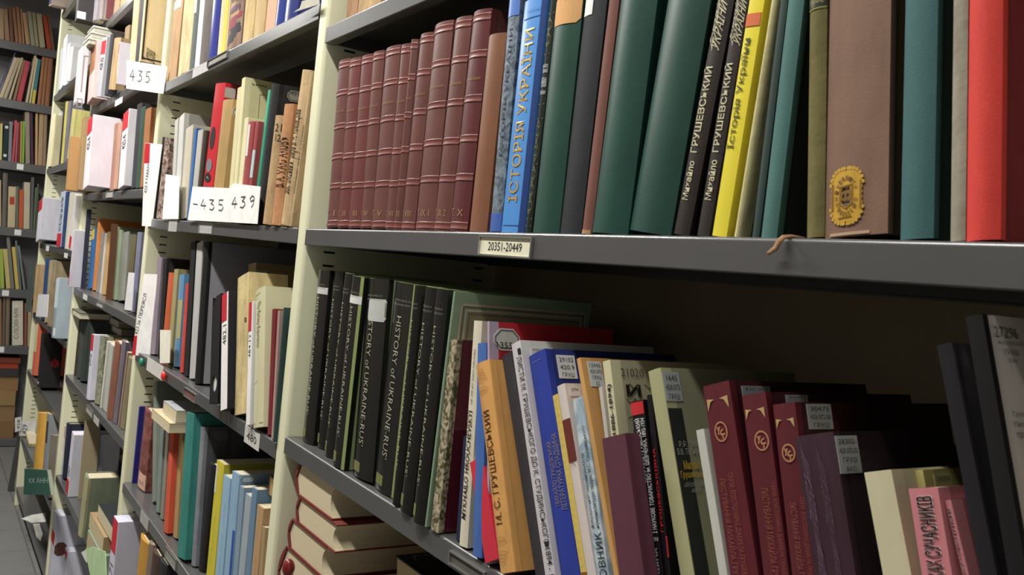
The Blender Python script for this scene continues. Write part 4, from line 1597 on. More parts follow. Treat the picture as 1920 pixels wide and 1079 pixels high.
def popart(b):
    blobs = [(.42, .60, .25, .17, '1c1a1c'), (.42, .40, .3, .10, '77757c'), (.42, .31, .33, .07, '161618'), (.42, .20, .34, .10, '4c4c54')]
    for uc, vc, ru, rv, c_ in blobs:
        pts = [(uc * b.T + ru * b.T * math.cos(t * math.pi / 8), vc * b.H + rv * .5 * b.H * math.sin(t * math.pi / 8)) for t in range(16)]
        bm = bmesh.new()
        bm.faces.new([bm.verts.new(b.spine(u, v, .0005 + .0001 * blobs.index((uc, vc, ru, rv, c_)))) for u, v in pts])
        mesh_obj('printed_figure', bm, M(c_, 'ink'), b.root)
    b.band(.0, .10, 'd8d070', .02, .98, name='yellow_foot')
    b.band(.02, .09, '8db030', .3, .8, name='green_print', thick=.0006, cut=.004)
    b.write('92', .42, .31, .3, .035, 0, 'd0d0d0')


for desc, col, l, t, r, o in [
    ('thin black board book', '2a2320', 288, (306, 258), 293, dict(u=0)), ('book in brown and pink marbled paper', marble_mat('4a3830', 'b9a094', 70), 294, (311, 260), 303, {}),
    ('slim grey white book', 'b9b7b0', 319, (328, 229), 325, dict(kind='paper')), ('tall white grey book', 'c4c3be', 326, (336.5, 222), 335, dict(kind='paper', side='989690')),
    ('cream grey book', 'bfb8a4', 336, (349, 243), 349, dict(kind='paper')), ('thin blue book', '2c64a8', 350, (365, 243), 354, dict(kind='paper')),
    ('light grey book', 'b2afa6', 355, (371.6, 246), 364, dict(kind='paper')), ('dark brown thin book', '3c3028', 366, (383, 247), 371, {}),
    ('red book printed with a dark figure and yellow foot', 'd01c2c', 373, (405, 157.5), 391, dict(u=1, kind='paper', mat='gloss', side='7a1a20', do=[popart, ST((412, 161), (440, 186), [], col='b4aea8')])),
    ('tan book with octagonal sticker 410', 'b8965e', 394, (419, 191), 412, dict(u=1, mat='leather', side='a88a58', do=[ST((430, 198), (446, 221), ['410'], cut=.006, col='c9c2ae', ring=True)])),
    ('cream stapled booklet', 'd6cc9e', 424, (445.6, 167), 431, dict(kind='paper', side='cfc69a')),
    ('tall cream book with the number 24202', 'd9d2a4', 432, (454, 149), 438, dict(u=1, kind='paper', side='c9c293', do=[CT('24202', (472, 156), (500, 165), '2c2a20', .01),
        lambda b: b.side_lines([[(.03, b.H * .1), (.03, b.H * .9), (.15, b.H * .9)]], .0008, '6a6440', 'cover_border')])),
    ('thin cream book', 'ddd6ac', 440, (458.8, 223), 447, dict(kind='paper', ys=.004)),
    ('dark red cloth book with white label', 'a3484a', 449, (468, 231), 458, dict(ys=.004, do=[lambda b: b.band(.66, .97, 'dcdad4', .05, .7, name='white_label')])),
    ('dark red cloth book with pale blue label', 'a3484a', 459, (481, 229), 470, dict(ys=.004, do=[lambda b: b.band(.45, .72, 'b9d4d4', .4, .98, name='pale_label')])),
    ('thin mint green book', '3fa884', 472, (503, 170), 476, dict(kind='paper', ys=.012)),
    ('tall black book with octagonal grey sticker', '2b2a2c', 480.8, (512, 160.6), 493, dict(u=1, mat='worn', do=[ST((540, 168), (564, 194), ['931'], cut=.006, col='8c8c80', ring=True)])),
    ('torn tan book stamped 21 and 12', 'b3946a', 494, (518.4, 219), 508, dict(u=1, mat='worn', ys=.0, do=[TX('21', (520, 232), (532, 246), 0, '3c3020'), TX('12', (519, 252), (530, 265), 0, '3c3020')])),
    ('orange brown worn book with dark vertical title', 'b98558', 510, (535, 199), 526, dict(u=1, mat='worn', ys=.0, do=[TX('В. А. МАКЛАКОВЪ', (527, 258), (539, 352), 90, '2c1c10', .01), faint(.3, .8, .88, .93, '5a3a20', n=6, up=False)])),
    ('tall cracked tan book of memoirs', 'c0a47a', 528, (569, 133), 542, dict(mat='worn', ys=.0, group='two volumes of tan memoirs', do=[TX('Воспоминанія графа В. Н. Коковцова', (553, 205), (549, 366), 90, '3c2a14', .004)])),
    ('tall cracked tan book of memoirs', 'c0a47a', 543, (583, 137), 555, dict(mat='worn', ys=.0, group='two volumes of tan memoirs', do=[TX('Воспоминанія графа В. Н. Коковцова', (567, 235), (563, 366), 90, '2c1c0c', .01)]))]:
    put(G2, desc, col, l, t, r, **o)
build_shelf(G2)

G3 = Shelf("second bay's middle shelf", F0, -2.4, -1.335, -.2925, -.294, .012)


def slip_file(num, tagv, numv, wide=.98):
    def f(root, T, H, D, color, o):
        bm = bmesh.new()
        box(bm, 0, T, 0, D, 0, H)
        bevel_all(bm, .001)
        mesh_obj('body', bm, M(color, 'plain'), root)
        b = Book(root, T, H, D, 0)
        s = patch('spine_slip', b.spine, 0.0003, T * wide, .0005, H - .0005, WHITE, root, 1)
        patch('red_tag', lambda u, v, e=0.0: b.spine(u, v, e + .0005), .0006, T * wide * .82, tagv[0] * H, tagv[1] * H, REDTAG, root, 1)
        lettering('number', num, lambda u, v: b.spine(u, v, .0007), T * .22, T * wide * .78, numv[0] * H, numv[1] * H, o.get('rot', 90), INK, root)
        return b
    return f


for desc, col, l, t, r, o in [
    ('mauve grey book', '8d808c', (283, 665), (296.7, 485), (291, 668), dict(fz=1)), ('black book', '1d1b1c', (297, 671), (308, 488), (302, 673), dict(fz=1)),
    ('orange red book with script title', 'c65a30', 304, (318.5, 512), 311.5, dict(ys=.03)), ('olive cream thin book', '9c9060', 313, (327, 506), 320, dict(ys=.03, kind='paper')),
    ('pale blue and yellow book', '5b93bd', (325, 688.6), (336.8, 516.8), (334, 690), dict(fz=1, kind='paper', mat='gloss', do=[lambda b: b.band(.3, .72, 'a8a060', .3, .98, name='yellow_print')])),
    ('narrow red book with small white print', 'c03a30', (337, 699.6), (348.4, 533), (343, 701), dict(fz=1, kind='paper', do=[faint(.3, .7, .3, .65, 'e0c0b0')])),
    ('tall black magazine file', '1f1d1d', 344, (358, 457), 353, dict(make=magazine_file, hole=False, cat='file', name='magazine_file', ys=.02)),
    ('tall pale grey file', 'b4b3b1', 354.5, (369, 457), 365, dict(make=file_box, cat='file', name='magazine_file', ys=.02)),
    ('tall black file with a grey side board', '1c1b1b', 366.5, (384, 457), 374, dict(u=0, mat='plain', side='8c8b92', cat='file', name='magazine_file', ys=.02, D=.2)),
    ('black magazine file with round finger hole', '191819', (394, 714), (399, 560), (413, 716), dict(u=1, auto=1, papers=True, make=magazine_file, cat='file', name='magazine_file', D=.16)),
    ('black file with white spine slip numbered 482.1', '1b1c22', (414, 772), (417, 555), (427, 773), dict(u=1, fz=1, make=slip_file('482.1', (.755, .998), (.55, .72), .97), cat='file', name='magazine_file', D=.2)),
    ('thick cream paperback with faded title', 'cdb983', (440, 780), (446, 523.4), (461, 781), dict(u=1, fz=1, kind='paper', mat='worn', D=.07, pages='d4c598',
        do=[faint(.2, .9, .80, .83, '4a3c20', n=9, up=False), faint(.2, .9, .76, .79, '4a3c20', n=8, up=False), TX('1', (459, 596), (462, 603), 0, '6a5c38')])),
    ('white spine slip numbered 484.12 with red tag', 'c8c8c8', (461.7, 798.7), (468, 569), (474, 800), dict(u=1, fz=1, make=slip_file('484.12', (.76, .998), (.54, .73)), cat='file', name='magazine_file', D=.07)),
    ('thick cream hardback about railways', 'd8d4ac', (475, 804), (480, 547), (502, 806), dict(u=1, fz=1, kind='paper', mat='gloss', bulge=.002, D=.075, pages='d0c8a4',
        do=[TX('The Railway Experience', (482, 568), (488, 650), -90, '5a5a48'), lambda b: b.spine_lines([[(.1, .955), (.6, .965)]], .003, '1c1c18'),
            lambda b: b.spine_lines([[(.05, .31), (.5, .33)]], .0025, '9c3a28'), lambda b: b.spine_lines([[(.02, .03), (.3, .03)], [(.7, .03), (.98, .03)]], .003, '28241c')])),
    ('dark red thin book', '7c2830', (502, 816), (511, 582), (508, 818), dict(fz=1, mat='leather')), ('narrow mauve and tan book', 'a88a80', (508.5, 822), (521, 584), (512, 823), dict(ys=.0, kind='paper')),
    ('dark bottle green book', '2b4440', (512, 829), (532, 578), (520, 833), dict(fz=1)),
    ('pale tan book with white sticker', 'ad9566', 452, (466, 497), 466, dict(u=0, ys=.095, front=1, D=.12, kind='paper', do=[ST((476, 507), (500, 520), [], col='c0bdb0')])),
    ('light blue cross patterned book', '7fa4b2', 478, (508, 545), 492, dict(ys=.1, front=1, D=.12, kind='paper'))]:
    put(G3, desc, col, l, t, r, **o)
build_shelf(G3)

G4 = Shelf("second bay's lower shelf", F0, -2.42, -1.335, -.633, -.645, .015)
for desc, col, l, t, r, o in [
    ('navy blue book with small red letters', '2a2a80', (245, 907), (258, 760), (256, 909), dict(u=1, fz=1, mat='gloss', do=[TX('SC', (254, 804), (262, 812), 0, 'd03040')])),
    ('brown red marbled book with pale foot label', marble_mat('6a3430', '8c5650', 40), (257, 911), (272.7, 763), (280, 914), dict(u=1, fz=1, do=[lambda b: b.band(.01, .2, 'cda794', .35, .98, name='foot_label'), lambda b: b.write('СЕЛ', .66, .08, .4, .05, 0, '4a2a24')])),
    ('tall grey green book', '7f877c', (285, 947), (288, 721), (291, 949), dict(fz=1, kind='paper')), ('grey green thin book', '7c8880', (292, 963), (301, 806), (298, 965), dict(fz=1, kind='paper')),
    ('grey brown thin book', '8a8274', (300, 974), (312, 806), (305.5, 976), dict(fz=1, kind='paper')),
    ('orange red book with dark vertical lettering', 'cf5334', (306.7, 998.6), (319, 806), (323, 1000), dict(u=1, fz=1, kind='paper', do=[faint(.2, .5, .2, .9, '7a2418')])),
    ('tan book with dark print', 'b08f5c', (324, 1008), (336, 809), (331.5, 1009), dict(fz=1, kind='paper', do=[faint(.3, .7, .3, .9, '4a3820')])),
    ('thick teal green book', '2d7f76', (332.5, 1040.7), (350, 773.8), (359, 1042), dict(u=1, fz=1, mat='cloth', bulge=.003)),
    ('torn grey book with outlined cover label', '7f8288', (360, 1058), (378, 800), (372, 1060), dict(u=1, fz=1, mat='worn', side='47484c', do=[ST((396, 806), (428, 828), [], cut=.005, col='55565a', ring=True)])),
    ('black book', '1f1e20', (374, 1065), (395.6, 867), (386, 1068), dict(fz=1)),
    ('bright yellow paperback with torn white stickers', 'c9bc1e', (387, 1077.6), (407, 863), (401, 1082), dict(u=1, fz=1, kind='paper', side='a89c1c', do=[lambda b: b.band(.72, .96, 'cfcfc8', .02, .25, 'worn', 'torn_sticker'), faint(.4, .62, .15, .55, '6a6410')])),
    ('light blue paperback', '8fb2cc', (403.5, 1079), (419.5, 891), (417, 1079), dict(kind='paper', side='7f9fb8', do=[faint(.5, .75, .2, .8, '4a5a6c', n=40)])),
    ('light blue paperback with octagonal sticker', '86a8c4', (420, 1079), (436, 884), (434, 1079), dict(kind='paper', side='7c99b0', do=[ST((450, 889), (480, 907), [], cut=.006, col='9fb2c0', ring=True), lambda b: b.band(.0, .6, '2c50a0', .75, .98, name='blue_stripe')])),
    ('grey blue paperback', '7e96a8', (437, 1079), (450, 912), (445, 1079), dict(kind='paper')), ('pale grey paperback', '9aa6ac', (447, 1079), (461, 926), (458.5, 1079), dict(kind='paper')),
    ('steel blue book', '64829c', (460, 1079), (473, 915), (469.5, 1079), dict(kind='paper')), ('tan book with brown print', 'b39066', (471, 1079), (483, 947), (483, 1079), dict(kind='paper', do=[faint(.45, .75, .15, .65, '5c4428')])),
    ('short tan thin book', 'a58a62', (485, 1079), (492, 988), (491, 1079), dict(kind='paper'))]:
    put(G4, desc, col, l, t, r, **o)
build_shelf(G4)
a_, b_ = F0.on_v(283, 789, -.012), F0.on_v(317, 806, -.012)
zt = F0.on_v(319, 806, .01).z - EYE
flat_book('cream flat book lying across the tops of the orange and grey books', 'c9b68e', a_.x, b_.x, -.012, .17, zt + .009, .021, mat='paper', group='flat books on the second bay lower shelf', hard=False, fore=.001)
flat_book('grey white flat book lying on the cream one, before the teal book', 'b8bcc0', a_.x + .05, b_.x - .002, .0, .17, zt + .031, .026, mat='gloss', group='flat books on the second bay lower shelf', hard=False, fore=.001)
a_ = F0.on_v(479, 935, -.0)
flat_book('brown flat book lying on the blue paperbacks beside the upright', '7a5634', a_.x, -1.338, .02, .15, F0.on_v(473, 915, .01).z - EYE + .002, .03, mat='leather', group='flat books on the second bay lower shelf', pages='b59a68', hard=False)

G5 = Shelf("second bay's bottom shelf", F0, -2.42, -1.335, -1.02, -1.02, .0, .06)
put(G5, 'big white file numbered 440.71 with red top tag, before the cream upright', 'cac9da', (199, 1079), (206.5, 957), (211, 1079), u=1, ys=F0.on_u(205, 1079, -2.405).y, D=.2, make=file_box, tagv=(.72, .995), num='440.71', numv=(.33, .62),
    cat='file', name='archive_file', front=1)
for desc, col, l, t, r, o in [
    ('mustard yellow book', 'c08c2c', (257, 1079), (265, 1001), (273, 1079), {}), ('grey brown book', '857562', (275, 1079), (283, 1004), (283, 1079), {}),
    ('dark brown book', '4c3a30', (285, 1079), (293, 1012), (296, 1079), {}), ('black book', '29272a', (298, 1079), (304, 1022), (312, 1079), {})]:
    put(G5, desc, col, l, t, r, **o)
build_shelf(G5)

# ---------------------------------------------------------------- signs and slips
def quad(pix, fn, label, cat, texts=(), name='paper_sign', col='f6f5f3', reds=(), group=None):
    root, lp = card(name, [fn(x, y) for x, y in pix], label, cat, col, group=group)
    inv = WM[root.name].inverted()

    def loc(x, y):
        return inv @ fn(x, y)
    for s, pts, fill in texts:
        if fill == 'pen':
            penned(root, s, *[loc(*q) for q in pts])
            continue
        # writing given by the photo positions of its lower left, lower right and upper left corners
        a, bx, cy = (loc(*q) for q in pts)
        vs, fs = glyphs(s, fill)
        me = bpy.data.meshes.new('lettering')
        me.from_pydata([tuple(a + (bx - a) * u + (cy - a) * v + Vector((0, 0, .0006))) for u, v in vs], [], fs)
        me.materials.append(INK)
        link(bpy.data.objects.new('lettering', me), root)
    for pts in reds:
        bm = bmesh.new()
        prism(bm, [loc(*q) + Vector((0, 0, .0004)) for q in pts], Vector((0, 0, -.0008)))
        mesh_obj('red_tag', bm, REDTAG, root)
    return root


U = lambda X: (lambda x, y: F0.on_u(x, y, X))
V = lambda Y: (lambda x, y: F0.on_v(x, y, Y))


def PL(x, y, z=0, n=(.5, -.87, 0)):
    """photo point to the upright plane through (x, y) that is turned towards the aisle"""
    n = Vector(n)
    p0 = Vector((x, y, z))

    def f(px, py):
        r = F0.ray(px, py)
        return CAM + r * ((p0 - CAM).dot(n) / r.dot(n))
    return f


DIG = {'4': [[(.55, 1), (.05, .38), (.95, .38)], [(.66, .75), (.60, 0)]], '3': [[(.1, .95), (.8, .95), (.35, .58), (.75, .5), (.85, .25), (.55, .02), (.1, .08)]],
       '5': [[(.85, .97), (.25, .95), (.2, .55), (.65, .55), (.85, .3), (.6, .03), (.15, .05)]], '9': [[(.8, .85), (.45, .98), (.15, .75), (.35, .5), (.8, .65), (.82, .8), (.75, .3), (.5, 0)]],
       '-': [[(.1, .5), (.9, .47)]]}


def penned(root, s, a, bx, cy, width=.0022, col='4c4c50'):
    n = len(s)
    L_ = []
    for k, ch in enumerate(s):
        for ln in DIG[ch]:
            L_.append([((k + .12 + .7 * u) / n, v) for u, v in ln])
    X, Y = bx - a, cy - a
    def fm(u, v):
        p = a + X * u + Y * v
        return (p.x, p.y, .0006)
    # stroke width is given in the sheet's own metres, so draw in metres
    lx, ly = X.length, Y.length
    strokes('handwritten_number', lambda u, v: fm(u / lx, v / ly), [[(u * lx, v * ly) for u, v in ln] for ln in L_], width, M(col, 'ink'), root)
quad(((238, 113), (313.6, 125), (306, 176), (236.5, 166)), PL(-2.42, -.026), 'white paper sign reading 435 stuck at the upright between second and third bays', 'sign',
     [('435', ((241, 151), (284, 156), (243, 130)), 'pen')], group='white paper number signs')
quad(((361, 350), (430, 353), (437, 344), (488, 350), (482, 420), (352, 413)), V(-.006), 'wide white folded paper sign reading 435-439 on the second bay upper shelf', 'sign',
     [('-435', ((360, 392), (424, 396), (360, 373)), 'pen'), ('439', ((432, 391), (481, 389), (434, 370)), 'pen')], group='white paper number signs')
quad(((311, 327), (336, 331), (334, 411), (304, 411)), V(-.004), 'blank white card standing before the marbled book on the second bay upper shelf', 'card', name='card')
quad(((300, 619), (320, 619.5), (317.5, 681), (299.5, 681.5)), V(.008), 'small cream card before the orange red book on the second bay middle shelf', 'card', name='card', col='e6e2d2')
quad(((272, 268), (304, 271), (285, 425), (266, 424)), PL(-2.4255, -.022), 'long white slip reading 425.9 МАКН with red top on the cream upright', 'slip',
     [('425.9 МАКН', ((275, 363), (281, 309), (270, 362)), 0)], reds=[((272.5, 268.5), (281.5, 269.5), (280, 306.5), (270.5, 306))], name='divider_slip')
quad(((270, 513.4), (295, 515), (282, 667), (247, 667)), PL(-2.4255, -.022), 'white divider slip reading 423.26 ПЕРЕЯСЛ with red foot, above the green push pin', 'slip',
     [('423.26 ПЕРЕЯСЛ', ((258, 628), (276, 552), (252, 626)), 0)], reds=[((252, 630), (257.5, 630), (254, 666.5), (247, 666.5))], name='divider_slip')

# ================================================================ third bay
W_ = 'eceaf0'


def wfile(num, tagv, numv, **k):
    return dict(make=file_box, tagv=tagv, num=num, numv=numv, cat='file', name='archive_file', **k)


K1 = Shelf("third bay's first shelf", F0, -3.606, -2.468, .74, .74, .012, .12)
for desc, col, l, t, r, o in [
    ('black archive box with a small white label', '3a3638', 140, (146, -30), 144.5, dict(u=1, ys=F0.on_u(140, 42, -3.6).y, make=file_box, mat='plain', cat='box', name='archive_box', H=.26, D=.2,
        do=[lambda b: patch('box_label', b.side, b.ps(145, 20)[0], b.ps(160, 37)[0], b.ps(160, 37)[1], b.ps(145, 20)[1], WHITE, b.root, 1)])),
    ('lilac grey book', 'a29ca4', 175, (181, -20), 183, dict(ys=F0.on_u(175, 44, -3.54).y)), ('pinkish grey book', '9f9392', 187, (193, -20), 194, dict(ys=F0.on_u(187, 40, -3.475).y)), ('dark red thin book', '7c4446', 198, (203, -20), 202, dict(ys=F0.on_u(198, 36, -3.42).y)),
    ('white book', 'd9d3c6', 204, (210, -20), 211, {}), ('light brown book', 'ae8f6e', 212, (218, -20), 223, {}), ('tan book', 'b79c70', 225, (231, -20), 236, {}), ('yellowish book', 'c4ad72', 237, (243, -20), 247, {})]:
    put(K1, desc, col, l, t, r, H=o.pop('H', .25), lo=True, **o)
build_shelf(K1)

K2 = Shelf("third bay's second shelf", F0, -3.606, -2.468, .445, .445, .012, .12)
yb = F0.on_u(137, 203, -3.58).y
yfol = F0.on_u(263, 112, -2.478).y


def grey_archive(root, T, H, D, color, o):
    b = file_box(root, T, H, D, color, {})
    b.side_lines([[b.ps(152, 172), b.ps(158, 105), b.ps(167, 106)]], .004, '8f8d92', 'side_groove')
    b.band(.02, .03, '3a383c', 0, 1, 'plain', 'base_strip')
    b.side_lines([[b.ps(x, y) for x, y in ((144, 200), (145, 185), (154, 186), (153, 201), (144, 200))]], .003, '9a98a0', 'label_frame')
    return b


def folio(b):
    b.band(.0, 1, '3a3440', 0, .75, 'plain', 'spine_stripe')
    y0, v0 = b.ps(264, 110)
    y1, _ = b.ps(300, 60)
    b.side_lines([[(.004, .006), (.004, b.H - .004)], [(.004, .008), (.16, .008)]], .004, '2c2622', 'cover_border')
    b.side_text('Дисловицю', b.ps(266, 70)[0] + .006, b.ps(299, 70)[0], b.ps(285, 112)[1], b.ps(285, 20)[1], '2c2824', .0, 'cover_script', None, .0006, 90, 'ink', .5)


for desc, col, l, t, r, o in [
    ('large white grey archive box with a groove, left end', 'd3cfd4', 137, (144.5, 92), 147, dict(u=1, ys=F0.on_u(137, 203, -3.603).y, H=.2, make=grey_archive, cat='box', name='archive_box', D=.2)),
    ('pink file with a brown upper half', 'e3c0bd', 163, (169, 95), 172, dict(ys=-.03, make=file_box, cat='file', name='archive_file', do=[lambda b: b.band(.5, .99, 'a87652', 0, 1, 'worn', 'brown_upper_half')])),
    ('grey file numbered 428.32 with red tag', 'b4b4ba', 179, (192, 72), 188, dict(u=1, ys=-.025, side='b4b4ba', **wfile('428.32', (.72, .94), (.45, .66)))),
    ('black thin file', '3c393e', 198, (209, 68), 202, dict(ys=-.015)), ('tan folder', 'ab9068', 203, (216, 73), 216, dict(mat='worn', ys=-.015)),
    ('white file numbered 428.33 with red tag', 'dcd6e0', 218, (224, 79), 223, dict(u=1, ys=-.032, D=.06, **wfile('428.33', (.72, .94), (.46, .66)))),
    ('brown board folder', '8c7456', 226, (233, 61), 234, dict(ys=.02)),
    ('tall cream book with stained edge', 'd4b98a', 242, (252, 0), 252, dict(u=1, ys=yfol + .006, H=.25, mat='worn')),
    ('cream folio with flowing handwriting and dark spine stripe', 'e0c898', 253, (264, 0), 263, dict(u=1, ys=yfol, H=.25, kind='hard', mat='paper', bulge=.001, do=[folio], D=.25))]:
    put(K2, desc, col, l, t, r, lo=True, **o)
build_shelf(K2)
# boxes stacked on the large archive box
g = solve_row(K2, K2.rows[0])
zt = g['bl'].z + g['H']
for k, (nm, th_) in enumerate((('lowest', .022), ('middle', .022), ('topmost', .02))):
    r = empty('flat_box', Matrix.Translation((g['bl'].x + .04, yb + .012 + .006 * k, zt + .001)), 'flat grey green box, %s of three on the large archive box' % nm, 'box', 'flat boxes on the large archive box')
    bm = bmesh.new()
    box(bm, 0, g['T'] * 1.0, 0, .2, 0, th_ * .62)
    bevel_all(bm, .002)
    mesh_obj('tray', bm, M('c3c2b4', 'paper'), r)
    bm = bmesh.new()
    box(bm, -.003, g['T'] * 1.0 + .003, -.003, .203, th_ * .64, th_)
    bevel_all(bm, .002)
    mesh_obj('lid', bm, M('cdccc0', 'paper'), r)
    zt += th_ + .001

K3 = Shelf("third bay's third shelf", F0, -3.606, -2.468, .135, .127, .012, .12)
yc = F0.on_u(123, 355, -3.6).y
y1 = F0.on_u(172, 357, -3.02).y
for desc, col, l, t, r, o in [
    ('brown cardboard box with faint emblem, left end', 'b98d58', 122, (131, 258), 127, dict(u=1, ys=F0.on_u(122, 355, -3.6).y, make=file_box, mat='plain', cat='box', name='cardboard_box', D=.22, do=[lambda b: b.spine_lines([[(.35, .05), (.35, .2), (.7, .2), (.7, .05), (.35, .05)]], .003, 'd0b088', 'printed_emblem')])),
    ('tan cardboard file', 'a98b5e', 143, (153, 224), 147, dict(ys=F0.on_u(143, 357, -3.54).y, make=file_box, mat='plain', cat='file', name='archive_file')),
    ('wide white file numbered 425.4 with red tag', 'e2d9e2', 155, (163.5, 228), 164, dict(u=1, auto=1, D=.2, **wfile('425.4', (.77, .995), (.54, .71)))),
    ('pale brown folder', '9f7364', 207, (216, 237), 212, dict(ys=.02)), ('salmon board folder', 'b78c78', 213, (223, 236), 219, dict(ys=.0)),
    ('narrower white file numbered 425.4 with red tag', 'd9d6dc', 221, (227.5, 217), 231, dict(u=1, auto=1, D=.16, **wfile('425.4', (.76, .99), (.5, .68)))),
    ('near black book', '35343a', 247, (256, 203), 255, {}), ('dark green book', '2f4a3c', 256, (265, 207), 262, {}), ('orange brown book', '9c6438', 263, (273, 212), 273, {})]:
    put(K3, desc, col, l, t, r, lo=True, **o)
build_shelf(K3)

K4 = Shelf("third bay's fourth shelf", F0, -3.606, -2.468, -.21, -.213, .012, .12)
for desc, col, l, t, r, o in [
    ('white leaning file with red foot tag', 'd2d0dc', (127, 541), (140, 431), (132, 541), dict(u=1, ys=F0.on_u(127, 541, -3.6).y, **wfile('', (.02, .26), None))),
    ('navy tall book', '24263a', (151, 541), (163, 393), (163, 541), dict(ys=.012)), ('blue book with yellow top', '2c6aa8', (164, 543.5), (172.5, 433), (172, 545), dict(fz=1, kind='paper', do=[lambda b: b.band(.83, .995, 'd9bc20', 0.01, .99, name='yellow_head')])),
    ('orange book', 'd4843c', (173, 546), (184, 412), (180, 547), dict(fz=1, kind='paper')), ('grey book', '8d8680', (181, 548), (192, 436), (185, 550), dict(fz=1)),
    ('cream white book', 'c9c4ba', (186, 551), (197, 438), (192, 552), dict(fz=1, kind='paper')), ('tan book', 'b8945e', (192.5, 553), (203, 436), (198, 556), dict(fz=1)),
    ('thin dark brown book', '5c3820', (198.5, 556), (206, 420), (201, 558), dict(ys=.02)), ('grey green book', '8a9478', (201.5, 559), (210, 430), (208, 560), dict(fz=1)),
    ('pale green grey book', '8f9a80', (208.5, 562), (217, 428), (214.5, 563), dict(fz=1)), ('green grey cloth book', '808c72', (215, 564), (224, 434), (221, 565), dict(fz=1)),
    ('wrinkled grey plastic wrapped book', '8f9288', (221.5, 566), (230, 440), (232, 569), dict(fz=1, mat='film')), ('olive brown book', '605a3c', (234, 576), (247, 440), (244, 578), dict(ys=.02)),
    ('lavender grey book', '75768f', (247, 585), (260, 437), (253, 587), dict(fz=1))]:
    put(K4, desc, col, l, t, r, lo=True, **o)
build_shelf(K4)
quad(((241, 511), (252, 512), (247, 583), (233, 581)), V(-.002), 'white upright card before the olive book on the third bay fourth shelf', 'card', name='card', col='d4d3d6')

K5 = Shelf("third bay's fifth shelf", F0, -3.606, -2.468, -.532, -.532, .012, .12)
for desc, col, l, t, r, o in [
    ('brown black book', '3a342c', (139, 704), (149, 600), (144, 705), dict(ys=.03)), ('dark green grey book', '3f473f', (145, 708), (154, 598), (150, 710), dict(ys=.03)), ('black green book', '323a34', (151, 714), (160, 597), (157, 716), dict(ys=.03)),
    ('white file numbered with a red top tag', 'cdccdc', (161.5, 750), (172, 627), (168, 751), dict(u=1, ys=-.004, D=.12, **wfile('427.2', (.75, .995), (.52, .7), rot=0))),
    ('grey green marbled book', marble_mat('6c705c', '9a9a84', 60), (178, 754), (189, 629), (186, 757), dict(fz=1)), ('thin white book', 'c9c8bc', (187, 765), (201, 640), (191.5, 766), dict(fz=1, kind='paper')),
    ('grey white book', 'aeb0a6', (192.5, 768), (206, 643), (200, 770), dict(fz=1, kind='paper')), ('brown red book', '84503e', (201, 781), (217, 637), (211, 784), dict(fz=1)),
    ('mauve grey book', '6f6670', (213, 791), (231, 637), (219, 793), dict(fz=1)), ('tan book', '97816c', (221, 799), (238, 660), (226, 800), dict(fz=1, kind='paper')), ('olive tan book', '857a5c', (227, 801), (244, 668), (233, 803), dict(fz=1))]:
    put(K5, desc, col, l, t, r, lo=True, **o)
out5 = build_shelf(K5)
p = F0.on_v(150, 600, .03)
q = F0.on_v(180, 600, .03)
p.x = max(p.x, -3.603)
flat_book('cream edged book lying flat on the dark green books', '6a6a5c', p.x, p.x + .19, .0, .2, p.z - EYE + .020, .022, group='flat books on the third bay fifth shelf', pages='d9d2bc', fore=.001, mat='plain')
p = F0.on_v(200, 640, .05)
flat_book('lower of two dark flat books on the marbled and white ones', '55524e', p.x, p.x + .17, .06, .16, p.z - EYE + .034, .024, group='flat books on the third bay fifth shelf', pages='8f8a80', mat='plain')
flat_book('upper of two dark flat books on the marbled and white ones', '5a5754', p.x + .01, p.x + .17, .05, .16, p.z - EYE + .059, .024, group='flat books on the third bay fifth shelf', pages='8f8a80', mat='plain')

K6 = Shelf("third bay's sixth shelf", F0, -3.606, -2.468, -.905, -.905, .012, .12)
for desc, col, l, t, r, o in [
    ('white file with red top tag numbered 427.4', 'd0ced6', (109.5, 902), (115, 789), (114, 903), dict(u=1, auto=1, D=.15, **wfile('427.4', (.75, .99), (.5, .7)))),
    ('navy file', '22263c', (117, 905), (126, 793), (122.5, 906), dict(ys=.02)),
    ('white file with red foot tag marked 428.3', 'd2d1dc', (122.5, 928), (135, 809), (129, 929), dict(u=1, auto=1, D=.15, **wfile('428.3', (.02, .25), (.3, .45)))),
    ('beige cardboard folder', 'a39374', (146, 936), (159, 790), (155, 937), dict(fz=1, mat='plain', D=.05)),
    ('tan book with rounded head', 'a8844e', (163, 946), (172, 838), (170, 947), dict(ys=.17, D=.14)), ('cream tan book', 'b49c70', (171, 948), (179, 838), (178, 949), dict(ys=.17, D=.14)),
    ('dark red book', '8c2c30', (186, 960), (192, 852), (192, 962), dict(ys=.175, D=.14)), ('grey green book', '7d8468', (193, 962), (200, 860), (199, 964), dict(ys=.175, D=.14)), ('black book', '1e2022', (202, 980), (217, 852), (213, 985), dict(ys=.175, D=.14, mat='gloss'))]:
    put(K6, desc, col, l, t, r, lo=True, **o)
ya = F0.on_u(262, 957, -2.475).y
yf = F0.on_u(218, 957, -2.475).y
K7 = Shelf("third bay's bottom shelf", F0, -3.606, -2.468, -1.28, -1.28, .0, .05)
put(K6, 'pale olive frame edged book before the beige folder', 'a6a67c', (148, 1000), (163, 889), (154, 1002), u=1, fz=1, D=.09, lo=True, side='76826c', front=1)
